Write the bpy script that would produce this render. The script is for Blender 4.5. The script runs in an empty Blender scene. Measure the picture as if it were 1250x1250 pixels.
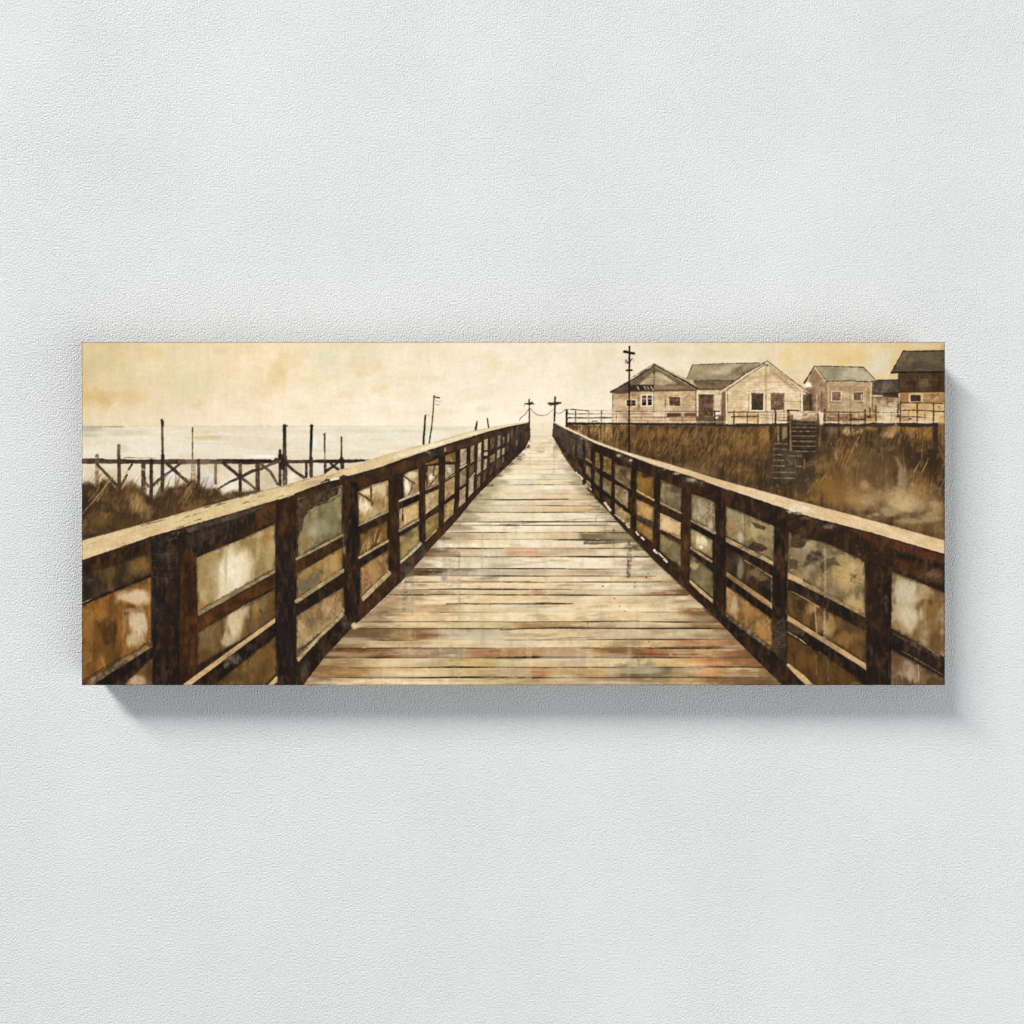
import math
import numpy as np
try:
    import bpy
except ImportError:          # lets the painting be previewed without Blender
    bpy = None

# ---------------------------------------------------------------- sizes
PX = 1.0 / 1011.0            # one photo pixel on the wall plane, in metres
DEPTH = 0.040                # canvas depth in front of the wall
CAM_D = 1.0                  # camera distance from the wall
PXF = PX * (CAM_D - DEPTH) / CAM_D      # one photo pixel on the canvas face
X0, X1, Y0, Y1 = 100.0, 1153.0, 417.6, 836.2   # canvas outline in the photograph

# ---------------------------------------------------------------- camera, world, lights
if bpy:
    scene = bpy.context.scene
    C = scene.collection
    cam_data = bpy.data.cameras.new('camera')
    cam_data.sensor_width = 36.0
    cam_data.lens = 36.0 * CAM_D / (1250 * PX)
    cam_data.clip_start = 0.01
    cam_data.clip_end = 100.0
    cam = bpy.data.objects.new('camera', cam_data)
    cam.location = (0.0, -CAM_D, 1.5)
    cam.rotation_euler = (math.radians(90), 0, 0)
    C.objects.link(cam)
    scene.camera = cam

    world = bpy.data.worlds.new('World')
    scene.world = world
    world.use_nodes = True
    bg = world.node_tree.nodes['Background']
    bg.inputs['Color'].default_value = (0.81, 0.915, 1.0, 1)
    bg.inputs['Strength'].default_value = 0.272

    def area_light(name, loc, target, sx, sy, power, color):
        l = bpy.data.lights.new(name, 'AREA')
        l.shape = 'RECTANGLE'
        l.size, l.size_y = sx, sy
        l.energy = power
        l.color = color
        o = bpy.data.objects.new(name, l)
        o.location = loc
        from mathutils import Vector
        o.rotation_euler = (Vector(target) - Vector(loc)).to_track_quat('-Z', 'Y').to_euler()
        C.objects.link(o)
        return o
    # wide soft lamp high on the left: throws the shadow right and down
    area_light('key_lamp', (-9.1, -7.5, 1.5 + 10.7), (0, 0, 1.5), 6.5, 1.9, 3220, (1.0, 0.984, 0.968))
    # broad weak lamp low on the right: lifts the shadow and flattens the plaster on that side
    area_light('fill_lamp', (5.6, -4.6, 1.5 - 2.6), (0.2, 0, 1.4), 5.2, 5.2, 310, (1.0, 0.99, 0.98))

    scene.view_settings.view_transform = 'Standard'
    scene.view_settings.look = 'None'
    scene.view_settings.exposure = 0.0
    scene.view_settings.gamma = 1.0
    scene.view_settings.use_curve_mapping = False

# ---------------------------------------------------------------- wall
if bpy:
    def mat_wall():
        m = bpy.data.materials.new('rough_white_plaster')
        m.use_nodes = True
        nt = m.node_tree
        N, L = nt.nodes, nt.links
        b = N['Principled BSDF']
        b.inputs['Base Color'].default_value = (0.80, 0.80, 0.795, 1)
        b.inputs['Roughness'].default_value = 0.5
        b.inputs['Specular IOR Level'].default_value = 0.22
        tc = N.new('ShaderNodeTexCoord')
        mp = N.new('ShaderNodeMapping')
        mp.inputs['Scale'].default_value = (1.0, 1.0, 0.8)
        L.new(tc.outputs['Object'], mp.inputs['Vector'])
        n1 = N.new('ShaderNodeTexNoise')
        n1.inputs['Scale'].default_value = 560
        n1.inputs['Detail'].default_value = 2.0
        n1.inputs['Roughness'].default_value = 0.55
        n1.inputs['Distortion'].default_value = 0.0
        L.new(mp.outputs['Vector'], n1.inputs['Vector'])
        n2 = N.new('ShaderNodeTexNoise')      # trowel patches: the relief is stronger in some places
        n2.inputs['Scale'].default_value = 5.0
        n2.inputs['Detail'].default_value = 3.0
        L.new(tc.outputs['Object'], n2.inputs['Vector'])
        mr = N.new('ShaderNodeMapRange')
        mr.inputs['From Min'].default_value = 0.3
        mr.inputs['From Max'].default_value = 0.7
        mr.inputs['To Min'].default_value = 0.6
        mr.inputs['To Max'].default_value = 0.8
        L.new(n2.outputs['Fac'], mr.inputs['Value'])
        bp = N.new('ShaderNodeBump')
        bp.inputs['Distance'].default_value = 0.004
        L.new(n1.outputs['Fac'], bp.inputs['Height'])
        L.new(mr.outputs['Result'], bp.inputs['Strength'])
        L.new(bp.outputs['Normal'], b.inputs['Normal'])
        return m

    me = bpy.data.meshes.new('wall')
    me.from_pydata([(-3, 0, -1.0), (3, 0, -1.0), (3, 0, 4.0), (-3, 0, 4.0),
                    (-3, 0.12, -1.0), (3, 0.12, -1.0), (3, 0.12, 4.0), (-3, 0.12, 4.0)], [],
                   [(0, 1, 2, 3), (5, 4, 7, 6), (4, 0, 3, 7), (1, 5, 6, 2), (3, 2, 6, 7), (4, 5, 1, 0)])
    wall = bpy.data.objects.new('wall', me)
    me.materials.append(mat_wall())
    C.objects.link(wall)
    wall['kind'] = 'structure'
    wall['label'] = 'white wall with fine rough plaster texture behind the canvas'

# ================================================================ THE PAINTING
# Painted in photo-pixel coordinates into an array; the array then colours the canvas mesh.
S = 1.5
W, H = int(round((X1 - X0) * S)) + 1, int(round((Y1 - Y0) * S)) + 1
IMG = np.zeros((H, W, 3), np.float32)
LAB = np.zeros((H, W), np.int16)
XX = (X0 + np.arange(W, dtype=np.float32) / S)[None, :].repeat(H, 0)
YY = (Y0 + np.arange(H, dtype=np.float32) / S)[:, None].repeat(W, 1)
rng = np.random.default_rng(7)
_nc = {}


def _grid(cx, cy, seed):
    r = np.random.default_rng(seed * 7919 + int(cx * 10) * 31 + int(cy * 10))
    gw, gh = int((X1 - X0) / cx) + 4, int((Y1 - Y0) / cy) + 4
    g = r.random((gh, gw), dtype=np.float32)
    def axis(n, c):
        t = np.arange(n, dtype=np.float32) / S / c + 0.5
        i = t.astype(int); f = t - i
        return i, f * f * (3 - 2 * f)
    ix, fx = axis(W, cx); iy, fy = axis(H, cy)
    a = g[:, ix] * (1 - fx) + g[:, ix + 1] * fx
    return a[iy] * (1 - fy)[:, None] + a[iy + 1] * fy[:, None]


def noise(cx, cy=None, seed=0, octv=1):
    """smooth noise 0..1 over the canvas, cell size in photo px"""
    cy = cy or cx
    k = (cx, cy, seed, octv)
    if k not in _nc:
        o, a, t = 0, 1.0, 0
        for i in range(octv):
            o = o + a * _grid(max(cx / 2 ** i, 0.7), max(cy / 2 ** i, 0.7), seed + 17 * i); t += a; a *= 0.6
        o = o / t
        if octv > 1:
            o = np.clip((o - 0.5) * (1 + 0.28 * octv) + 0.5, 0, 1)
        _nc[k] = o.astype(np.float32)
    return _nc[k]


def box(x0, y0, x1, y1):
    a = max(int((x0 - X0) * S), 0); b = min(int((x1 - X0) * S) + 2, W)
    c = max(int((y0 - Y0) * S), 0); d = min(int((y1 - Y0) * S) + 2, H)
    return (slice(c, d), slice(a, b)) if b > a and d > c else None


def sstep(a, b, x):
    t = np.clip((x - a) / (b - a), 0, 1)
    return t * t * (3 - 2 * t)


def put(sl, al, col, lab=None):
    col = np.asarray(col, np.float32)
    IMG[sl] += (col - IMG[sl]) * al[..., None]
    if lab is not None:
        LAB[sl][al > 0.5] = lab


def tint(sl, col, col2, nz, amp, seed):
    """colour field: col..col2 by patchy noise plus luminance grain"""
    c = np.asarray(col, np.float32)
    if col2 is not None:
        w = sstep(0.15, 0.85, noise(nz[0], nz[1], seed, 2)[sl])[..., None]
        c = c * (1 - w) + np.asarray(col2, np.float32) * w
    else:
        c = np.broadcast_to(c, IMG[sl].shape).copy()
    if amp:
        g = 0.8 * (noise(2.2, 3.2, seed + 3, 2)[sl] - 0.5) + 0.3 * (noise(max(nz[0] * .4, 1.5), max(nz[1] * .4, 1.5), seed + 5, 2)[sl] - 0.5)
        c = c * (1 + amp * g[..., None])
    return c


def sdf_poly(pts, x, y):
    d = np.full(x.shape, 1e9, np.float32); ins = np.zeros(x.shape, bool)
    n = len(pts)
    for i in range(n):
        ax, ay = pts[i]; bx, by = pts[(i + 1) % n]
        ex, ey = bx - ax, by - ay
        t = np.clip(((x - ax) * ex + (y - ay) * ey) / (ex * ex + ey * ey + 1e-9), 0, 1)
        d = np.minimum(d, (x - ax - t * ex) ** 2 + (y - ay - t * ey) ** 2)
        if ay != by:
            ins ^= ((ay > y) != (by > y)) & (x < ex * (y - ay) / ey + ax)
    d = np.sqrt(d)
    return np.where(ins, -d, d)


def pmask(pts, f=0.9, r=0.5, seed=1, grow=0.0):
    p = np.asarray(pts, np.float32)
    m = f + r + 2 + max(grow, 0)
    sl = box(p[:, 0].min() - m, p[:, 1].min() - m, p[:, 0].max() + m, p[:, 1].max() + m)
    if sl is None:
        return None, None
    d = sdf_poly([tuple(q) for q in p], XX[sl], YY[sl]) - grow
    if r:
        d = d + r * ((noise(3, 3, seed, 2)[sl] - 0.5) * 0.8 + (noise(14, 14, seed + 1)[sl] - 0.5) * 1.0)
    return sl, np.clip(0.5 - d / f, 0, 1)


_sd = [0]


def P(pts, col, col2=None, nz=(16, 16), a=1.0, f=0.9, r=0.5, amp=0.12, lab=None, seed=None, grow=0.0):
    """polygon of paint"""
    _sd[0] += 1
    seed = seed or 11 + _sd[0] % 9
    sl, m = pmask(pts, f, r, seed, grow)
    if sl is None:
        return
    put(sl, m * a, tint(sl, col, col2, nz, amp, seed), lab)


def Lw(pts, w, col, a=1.0, f=0.9, r=0.35, amp=0.15, lab=None, dry=0.0, seed=None, col2=None):
    """brush line; w = width or list of widths; dry = broken bristle coverage"""
    _sd[0] += 1
    seed = seed or 21 + _sd[0] % 9
    n = len(pts)
    ws = [w] * n if np.isscalar(w) else list(np.interp(np.linspace(0, 1, n), np.linspace(0, 1, len(w)), w))
    p = np.asarray(pts, np.float32)
    m = max(ws) / 2 + f + r + 2
    sl = box(p[:, 0].min() - m, p[:, 1].min() - m, p[:, 0].max() + m, p[:, 1].max() + m)
    if sl is None:
        return
    x, y = XX[sl], YY[sl]
    d = np.full(x.shape, 1e9, np.float32)
    for i in range(n - 1):
        ax, ay = p[i]; ex, ey = p[i + 1] - p[i]
        t = np.clip(((x - ax) * ex + (y - ay) * ey) / (ex * ex + ey * ey + 1e-9), 0, 1)
        d = np.minimum(d, np.sqrt((x - ax - t * ex) ** 2 + (y - ay - t * ey) ** 2) - (ws[i] + (ws[i + 1] - ws[i]) * t) / 2)
    if r:
        d = d + r * (noise(3, 3, seed, 2)[sl] - 0.5) * 2
    al = np.clip(0.5 - d / f, 0, 1) * a
    if dry:
        al = al * np.clip(1 - dry * 2.2 * (noise(5, 2, seed + 2, 3)[sl] - 0.25), 0, 1)
    put(sl, al, tint(sl, col, col2, (8, 8), amp, seed), lab)


def B(x, y, rx, ry, col, a=0.6, nz=None, pw=1.0, clip=None, rot=0.0, seed=None, hard=0.0, amp=0.0, ds=0.5):
    """soft stain with a broken edge"""
    _sd[0] += 1
    seed = seed or 31 + _sd[0] % 11
    q = 1.7 * max(rx, ry) if rot else 0
    sl = box(x - max(q, 1.7 * rx), y - max(q, 1.7 * ry), x + max(q, 1.7 * rx), y + max(q, 1.7 * ry))
    if sl is None:
        return
    dx, dy = XX[sl] - x, YY[sl] - y
    if rot:
        c, s = math.cos(math.radians(rot)), math.sin(math.radians(rot))
        dx, dy = dx * c + dy * s, -dx * s + dy * c
    nz = nz or (max(2.5, min(rx, ry) * 0.7),) * 2
    d = np.sqrt((dx / rx) ** 2 + (dy / ry) ** 2) + ds * (noise(nz[0], nz[1], seed, 3)[sl] - 0.5)
    e = 0.08 + 0.9 * (1 - hard)
    al = sstep(0, 1, np.clip((1.0 - d) / e + 0.15, 0, 1)) * a
    if clip is not None:
        al = al * clip[sl]
    put(sl, al, tint(sl, col, None, nz, amp, seed))


def grass(poly_fn, n, x0, x1, cols, ln=(8, 20), lean=(0.1, 0.6), w=(0.5, 1.2), a=(0.3, 0.8), seed=0):
    """poly_fn(x) -> (ytop, ybottom) of where blades root"""
    r = np.random.default_rng(900 + seed)
    for i in range(n):
        x = r.uniform(x0, x1); yt, yb = poly_fn(x)
        if yb <= yt: continue
        y = r.uniform(yt, yb); l = r.uniform(*ln); k = r.uniform(*lean)
        c = np.array(cols[r.integers(len(cols))], np.float32) * r.uniform(0.8, 1.15)
        b = r.uniform(0.0, 0.5) * k
        Lw([(x, y), (x + l * (k - b) * .5, y - l * .55), (x + l * k, y - l)], [r.uniform(*w), r.uniform(*w) * .7, 0.3], c,
           a=r.uniform(*a), r=0, amp=0, f=0.9)


# ---- parts of the picture: (name, parent, label)
PARTS = {}
def part(name, label=None, parent=None):
    i = len(PARTS) + 1
    PARTS[i] = (name, label, parent)
    return i


K_SKY = part('painted_sky', 'cream and ochre mottled painted sky')
K_SEA = part('painted_sea', 'pale grey cream painted sea under the horizon line')
K_PIER = part('painted_pier', 'dark painted timber pier with cross braces and thin posts on the left')
K_GRL = part('painted_grass', 'brown painted reeds under the pier on the left')
K_BANK = part('painted_grass', 'brown and gold painted dune grass below the houses')
K_H1 = part('painted_house', 'cream painted cottage with gable and two white window frames, leftmost')
K_H1R = part('painted_roof', None, K_H1)
K_H1W = [part('painted_window', None, K_H1) for _ in range(3)]
K_H2 = part('painted_house', 'largest painted house with wide cream gable and dark brown door')
K_H2R = part('painted_roof', None, K_H2)
K_H2D = [part('painted_door', None, K_H2) for _ in range(2)]
K_H2W = part('painted_window', None, K_H2)
K_H3 = part('painted_house', 'small painted house with grey roof and two square windows')
K_H3R = part('painted_roof', None, K_H3)
K_H3W = [part('painted_window', None, K_H3) for _ in range(2)]
K_H4 = part('painted_house', 'low painted shed with dark grey roof between two taller houses')
K_H4R = part('painted_roof', None, K_H4)
K_H5 = part('painted_house', 'dark brown painted two storey house cut by the right edge')
K_H5R = part('painted_roof', None, K_H5)
K_H5W = part('painted_window', None, K_H5)
K_PORCH = part('painted_porch', 'painted porch deck and thin railing in front of the houses')
K_STAIR = part('painted_stairway', 'dark painted wooden steps down the grass bank')
K_POLE = part('painted_utility_pole', 'tall thin dark painted pole with crossarms')
K_CROSS = [part('painted_post', 'painted post with a short crossarm at the far end of the boardwalk, left one'),
           part('painted_post', 'painted post with a wide crossarm at the far end of the boardwalk, right one')]
K_CHAIN = part('painted_chain', 'thin painted chain sagging between the two far posts')
K_MAST = [part('painted_pole', l) for l in ('short thick dark painted pole behind the left railing', 'thin leaning painted pole with a small flag', 'short stub of a painted pole behind the far railing', 'short leaning painted pole behind the far railing')]
K_DECK = part('painted_boardwalk', 'pale weathered painted planks running to the vanishing point')
K_RL = part('painted_railing', 'dark brown painted railing with pale cap rail on the left')
K_RR = part('painted_railing', 'dark brown painted railing with pale cap rail on the right')
K_RLC = part('painted_cap_rail', None, K_RL)
K_RRC = part('painted_cap_rail', None, K_RR)

DK = (36, 26, 20)


def paint_sky_sea():
    sl = (slice(0, H), slice(0, W))
    x, y = XX, YY
    keys = [100, 220, 330, 430, 560, 680, 820, 930, 1010, 1090, 1153]
    top = [(214, 194, 140), (221, 204, 158), (231, 212, 168), (230, 217, 180), (234, 219, 186), (230, 218, 186), (226, 214, 180), (222, 209, 170), (222, 201, 148), (220, 198, 146), (214, 190, 138)]
    bot = [(222, 207, 165), (231, 215, 180), (235, 219, 184), (236, 221, 188), (236, 223, 193), (238, 227, 201), (230, 219, 190), (226, 212, 176), (224, 208, 165), (226, 203, 150), (220, 196, 142)]
    ct = np.stack([np.interp(x[0], keys, [c[i] for c in top]) for i in range(3)], -1)
    cb = np.stack([np.interp(x[0], keys, [c[i] for c in bot]) for i in range(3)], -1)
    t = np.clip((y[:, 0] - 420) / 95, 0, 1)[:, None, None]
    IMG[:] = ct[None] * (1 - t) + cb[None] * t
    LAB[:] = K_SKY
    n1 = noise(60, 40, 1, 4)[..., None] - 0.5; n2 = noise(25, 18, 2, 3)[..., None] - 0.5; n3 = noise(5, 40, 3, 2)[..., None] - 0.5
    IMG[:] += n1 * np.array([8, 10, 15]) + np.array([3, 1, 6]) + n2 * np.array([6, 7, 10]) + n3 * np.array([3, 3.5, 5])
    for b in [(122, 485, 26, 13, (212, 170, 98), .75), (160, 482, 26, 16, (217, 182, 115), .5), (128, 496, 10, 14, (214, 175, 105), .4), (104, 470, 6, 40, (214, 182, 112), .5),
              (120, 440, 26, 22, (203, 196, 150), .6), (150, 455, 30, 22, (212, 200, 148), .45), (112, 455, 10, 20, (200, 190, 148), .5), (190, 432, 14, 10, (222, 194, 120), .45),
              (235, 470, 35, 28, (216, 205, 165), .5), (200, 462, 20, 25, (219, 204, 158), .4), (268, 428, 12, 6, (208, 190, 130), .5), (290, 425, 20, 8, (226, 198, 140), .4),
              (338, 460, 14, 24, (224, 192, 125), .7), (322, 478, 12, 14, (226, 200, 145), .4), (345, 442, 8, 20, (222, 190, 122), .45), (240, 496, 9, 6, (220, 195, 140), .35),
              (398, 438, 26, 18, (214, 213, 183), .65), (358, 442, 12, 8, (224, 208, 150), .5), (386, 465, 20, 12, (222, 206, 158), .45), (422, 482, 10, 7, (224, 202, 145), .5),
              (441, 455, 10, 12, (226, 196, 138), .6), (464, 475, 11, 9, (229, 196, 145), .65), (530, 463, 16, 5, (222, 200, 158), .55), (462, 450, 10, 8, (229, 204, 158), .4),
              (602, 448, 12, 14, (222, 200, 155), .6), (600, 432, 16, 8, (216, 202, 165), .45), (590, 500, 12, 5, (206, 188, 150), .6), (598, 478, 20, 12, (222, 208, 178), .5),
              (530, 503, 40, 5, (219, 200, 160), .6), (570, 478, 12, 10, (224, 206, 168), .4), (666, 442, 8, 7, (228, 204, 152), .5), (732, 445, 8, 6, (224, 196, 140), .45),
              (710, 478, 18, 12, (222, 216, 192), .5), (700, 460, 40, 30, (231, 218, 186), .3), (745, 460, 20, 16, (219, 210, 180), .3), (640, 460, 30, 30, (237, 224, 195), .4),
              (810, 428, 40, 10, (218, 204, 164), .5), (830, 460, 10, 16, (206, 196, 155), .4), (905, 428, 36, 10, (224, 206, 156), .6), (865, 432, 20, 6, (216, 200, 155), .5),
              (952, 470, 20, 22, (232, 218, 185), .5), (960, 436, 14, 16, (231, 196, 124), .75), (1000, 430, 30, 14, (228, 197, 132), .6), (1038, 438, 34, 14, (224, 186, 112), .65),
              (985, 442, 10, 10, (222, 208, 168), .4), (1075, 440, 20, 22, (214, 206, 180), .9), (1068, 452, 14, 12, (212, 208, 192), .8), (1092, 450, 10, 18, (220, 180, 108), .65),
              (1060, 458, 20, 8, (226, 194, 130), .5), (1125, 423, 26, 4, (220, 208, 170), .4), (1150, 424, 3, 6, (150, 110, 60), .4), (1100, 425, 14, 6, (219, 188, 122), .5)]:
        B(*b[:5], b[5] * .75, nz=(max(5, b[2] * .5), max(5, b[3] * .5)))
    for i in range(140):
        xx = rng.uniform(100, 1150); yy = rng.uniform(420, 515); d = rng.normal(0, 5, 1)[0]
        B(xx, yy, rng.uniform(4, 26), rng.uniform(2, 9), np.array((226, 208, 166)) + d * np.array((1, 1.2, 2.2)), a=rng.uniform(.1, .32))
    # sea
    P([(95, 520.3), (660, 520.3), (660, 640), (95, 640)], (230, 220, 197), (224, 211, 184), (60, 6), r=0.2, f=1.6, amp=0.03, lab=K_SEA)
    Lw([(95, 520.4), (330, 520.2), (650, 520.6)], 1.3, (186, 174, 146), a=.4, dry=.5)
    Lw([(100, 521.2), (150, 521)], 1.6, (146, 142, 124), a=.65)
    for b in [(112, 524, 22, 5, (178, 172, 152), .8), (108, 532, 18, 4, (186, 182, 164), .6), (150, 528, 40, 7, (208, 200, 175), .6), (250, 534, 28, 3, (212, 186, 130), .7), (245, 528, 22, 3, (218, 198, 150), .5),
              (150, 548, 8, 8, (188, 184, 156), .6), (300, 527, 40, 5, (215, 206, 180), .5), (250, 548, 60, 9, (228, 221, 203), .6), (170, 545, 40, 14, (230, 222, 203), .6), (400, 540, 60, 12, (229, 223, 204), .6),
              (318, 557, 28, 3, (242, 238, 226), .8), (384, 541, 4, 8, (228, 234, 236), .9), (440, 526, 50, 4, (208, 200, 168), .5), (480, 533, 34, 9, (219, 220, 202), .7), (500, 526, 30, 3, (190, 186, 160), .5),
              (545, 523, 30, 3, (186, 178, 148), .7), (560, 527, 22, 5, (212, 204, 176), .5), (530, 533, 20, 6, (228, 228, 214), .6), (418, 536, 10, 10, (218, 208, 178), .5)]:
        B(*b, nz=(14, 3))
    for i in range(60):
        B(rng.uniform(100, 600), rng.uniform(523, 556), rng.uniform(8, 40), rng.uniform(.7, 2), (205 + rng.normal(0, 12), 196 + rng.normal(0, 10), 168), a=rng.uniform(.1, .3), nz=(12, 2))


def paint_pier():
    br, tan = (66, 50, 38), (150, 118, 78)
    def post(x, y0, y1, w, col=br, a=.95, x2=None, dry=.12, lab=K_PIER):
        Lw([(x, y0), (x if x2 is None else x2, y1)], w * 1.18, col, a=a, r=.25, amp=.3, dry=dry, lab=lab, col2=tuple(np.array(col) * .72))
    # behind pier: cream water light
    P([(95, 566), (460, 564), (420, 610), (95, 660)], (226, 214, 190), (214, 198, 166), (30, 20), amp=.05, lab=K_SEA)
    for b in [(130, 580, 26, 14, (214, 192, 152), .7), (207, 578, 14, 10, (226, 220, 208), .8), (252, 585, 10, 14, (214, 212, 204), .8), (283, 592, 12, 10, (232, 226, 208), .8), (330, 585, 12, 12, (196, 186, 145), .7), (304, 578, 8, 8, (236, 228, 212), .7), (391, 573, 10, 8, (220, 214, 204), .8), (357, 582, 8, 8, (238, 232, 216), .8)]:
        B(*b)
    # beam
    P([(95, 560), (125, 559.6), (130, 560.5), (190, 561), (240, 560.6), (330, 561), (360, 561.6), (452, 561), (430, 565.5), (360, 565.2), (300, 566.5), (240, 566), (180, 566.5), (95, 565.5)], (62, 45, 34), (92, 74, 60), (16, 6), amp=.4, r=.8, lab=K_PIER)
    P([(218, 561), (272, 561), (272, 566.5), (218, 567)], (140, 124, 108), (110, 92, 76), (6, 4), a=.75, r=1)
    P([(100, 561), (122, 560.5), (122, 565.6), (100, 566)], (136, 112, 84), (90, 70, 50), (6, 4), a=.6, r=1)
    Lw([(128, 561.5), (190, 562.5)], 1.2, (36, 26, 20), a=.6, dry=.4); Lw([(152, 558.6), (190, 559)], .9, (120, 100, 76), a=.8, dry=.4)
    Lw([(265, 561), (330, 561.3)], 1.6, (26, 18, 14), a=.8); Lw([(290, 563.5), (330, 562.5)], 3.6, (40, 28, 22), a=.8); Lw([(385, 562.5), (445, 562)], 3, (44, 34, 26), a=.8)
    # posts
    post(118.5, 556, 600, 4, tan, .8, dry=.5); post(145, 544, 570, 3.6, (112, 88, 62)); post(145.4, 560, 614, 3.8, (88, 62, 40))
    post(175, 564, 606, 4.6, (72, 52, 38), dry=.35); post(184.6, 562, 618, 3.6, (46, 33, 26)); post(198, 513, 562, 2.6, (92, 76, 58), x2=198.6); post(198.5, 556, 616, 3.8, (62, 44, 32), x2=198)
    Lw([(197.5, 513), (198.5, 520)], [3.6, 2.4], (66, 48, 32)); Lw([(199.8, 515), (199.4, 519)], 1.2, (60, 44, 30))
    post(235, 523, 561, 1.4, (150, 118, 80)); Lw([(235, 522), (235, 527)], [1, 2.2, 1.6], (54, 42, 30))
    post(236, 565, 596, 5, (178, 150, 108), .6, dry=.4); post(242.5, 562, 604, 3.2, (70, 52, 40), dry=.2); post(263.2, 567, 590, 3, (140, 106, 74), dry=.25)
    post(293.3, 564, 604, 3.4, (42, 30, 23)); post(293.4, 566, 576, 3, (150, 122, 86), .7); post(314.4, 564, 602, 4.6, (84, 62, 44), x2=314.8); Lw([(314, 570), (314, 584)], 1.5, (160, 130, 92), a=.5)
    post(341.8, 550, 592, 3, (62, 48, 36)); post(347.4, 519.6, 561, 3.9, (70, 54, 40)); post(346.9, 521, 545, 1.6, (34, 24, 18), .8); post(347.8, 558, 591, 5, (84, 68, 52), dry=.25)
    Lw([(345, 520), (350.6, 519.8)], 1.6, (58, 44, 32)); post(342.5, 557, 570, 6, (46, 34, 26), .9, x2=345); Lw([(337, 561), (350, 566)], 5, (48, 36, 28), a=.85)
    post(380.3, 519.6, 566, 3, (52, 40, 30), x2=379); post(380.4, 521, 536, 2.2, (16, 11, 9), x2=380); post(379.8, 560, 581, 3.8, (84, 68, 52)); post(374, 564, 582, 2.8, (72, 56, 42))
    Lw([(378.4, 519.8), (382.2, 519.6)], 1.4, (40, 30, 24)); post(396.2, 530, 549, 2, (104, 74, 50)); post(396.6, 546, 562, 1.5, (176, 152, 118)); post(396.8, 563, 577, 3, (80, 64, 50))
    Lw([(394.5, 530), (398, 528.8)], 1, (110, 80, 56)); post(416.8, 533.5, 562, 1.9, (78, 58, 42)); post(417, 560, 571, 4, (58, 44, 34), x2=418)
    # braces
    for p, w, c in [([(118, 566), (131, 580), (145, 595)], [2.4, 3.4], (76, 58, 44)), ([(161, 567), (157, 573)], 2, (58, 44, 34)), ([(155, 580), (147, 594)], [2, 3], (90, 64, 42)), ([(158, 571), (151, 583)], .9, (170, 145, 108)),
                    ([(174, 586), (182, 594)], 2.6, (120, 92, 62)), ([(186, 593), (198, 582), (210, 574), (220, 566)], [3.2, 2.6, 2.4, 2.4], (82, 64, 50)), ([(204, 566), (214, 575), (228, 588)], [3.4, 3.6, 2], (60, 46, 36)),
                    ([(226, 584), (238, 596)], 2.4, (120, 96, 70)), ([(272, 565), (283, 574), (294, 583)], [3, 3.4], (56, 42, 32)), ([(294, 583), (304, 590), (313, 598)], [3, 2.4], (104, 80, 58)),
                    ([(266, 597), (280, 588.5), (294, 582.5)], [1.6, 3], (70, 54, 40)), ([(294, 582.5), (308, 575), (320, 572)], [3.4, 3], (66, 50, 38)), ([(318, 573), (330, 567), (342, 563)], [2.4, 3], (110, 90, 66)),
                    ([(319, 567), (330, 576), (339, 591)], [3, 2.6], (96, 76, 56)), ([(348, 565), (358, 574), (371, 583)], [3, 2.6], (66, 50, 38)), ([(398, 575), (406, 570), (412, 565)], [3, 2], (48, 36, 28)), ([(402, 564), (408, 570), (413, 573)], [2, 3], (44, 34, 26))]:
        Lw(p, list(np.atleast_1d(w) * 1.25) if not np.isscalar(w) else w * 1.25, c, r=.25, amp=.3, dry=.15, lab=K_PIER)
    # reeds
    top = [(95, 592), (108, 588), (118, 592), (126, 584), (134, 588), (144, 596), (152, 592), (160, 588), (168, 594), (178, 605), (186, 608), (196, 600), (206, 594), (216, 595), (226, 592), (234, 586), (241, 590), (248, 596), (255, 598), (262, 596), (268, 598), (272, 603), (284, 599), (292, 598), (300, 600), (312, 598), (330, 600), (350, 596), (350, 640), (95, 680)]
    P(top, (96, 70, 40), (72, 52, 32), (22, 12), f=5, r=3, amp=.25, lab=K_GRL)
    for b in [(165, 612, 14, 18, (176, 140, 84), .85), (172, 618, 10, 12, (190, 154, 94), .6), (180, 625, 10, 12, (160, 128, 78), .6), (125, 632, 16, 14, (134, 102, 50), .7), (112, 640, 10, 14, (126, 96, 44), .5), (104, 612, 8, 26, (52, 38, 26), .7), (136, 612, 10, 14, (70, 48, 28), .7),
              (150, 640, 16, 12, (96, 66, 30), .5), (210, 622, 22, 10, (92, 62, 32), .7), (240, 606, 16, 8, (70, 48, 26), .7), (262, 604, 12, 6, (62, 46, 26), .8), (280, 605, 10, 5, (120, 106, 66), .7), (305, 603, 12, 4, (96, 84, 56), .7), (108, 655, 14, 6, (50, 36, 22), .6), (160, 640, 10, 16, (80, 58, 32), .5), (290, 610, 10, 4, (140, 124, 84), .6)]:
        B(*b)
    g = lambda x: (np.interp(x, [100, 180, 230, 270, 300], [592, 604, 596, 602, 600]), np.interp(x, [100, 340], [655, 596]))
    grass(g, 520, 100, 262, [(64, 45, 27), (90, 62, 34), (120, 88, 46), (142, 106, 60), (76, 52, 30), (54, 39, 24)], ln=(8, 22), lean=(0.1, .65), w=(.5, 1.6), a=(.12, .42), seed=1)
    grass(lambda x: (590, 606), 90, 100, 250, [(96, 66, 38), (130, 94, 54), (76, 54, 34)], ln=(8, 18), lean=(.05, .55), a=(.4, .8), seed=2)
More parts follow.
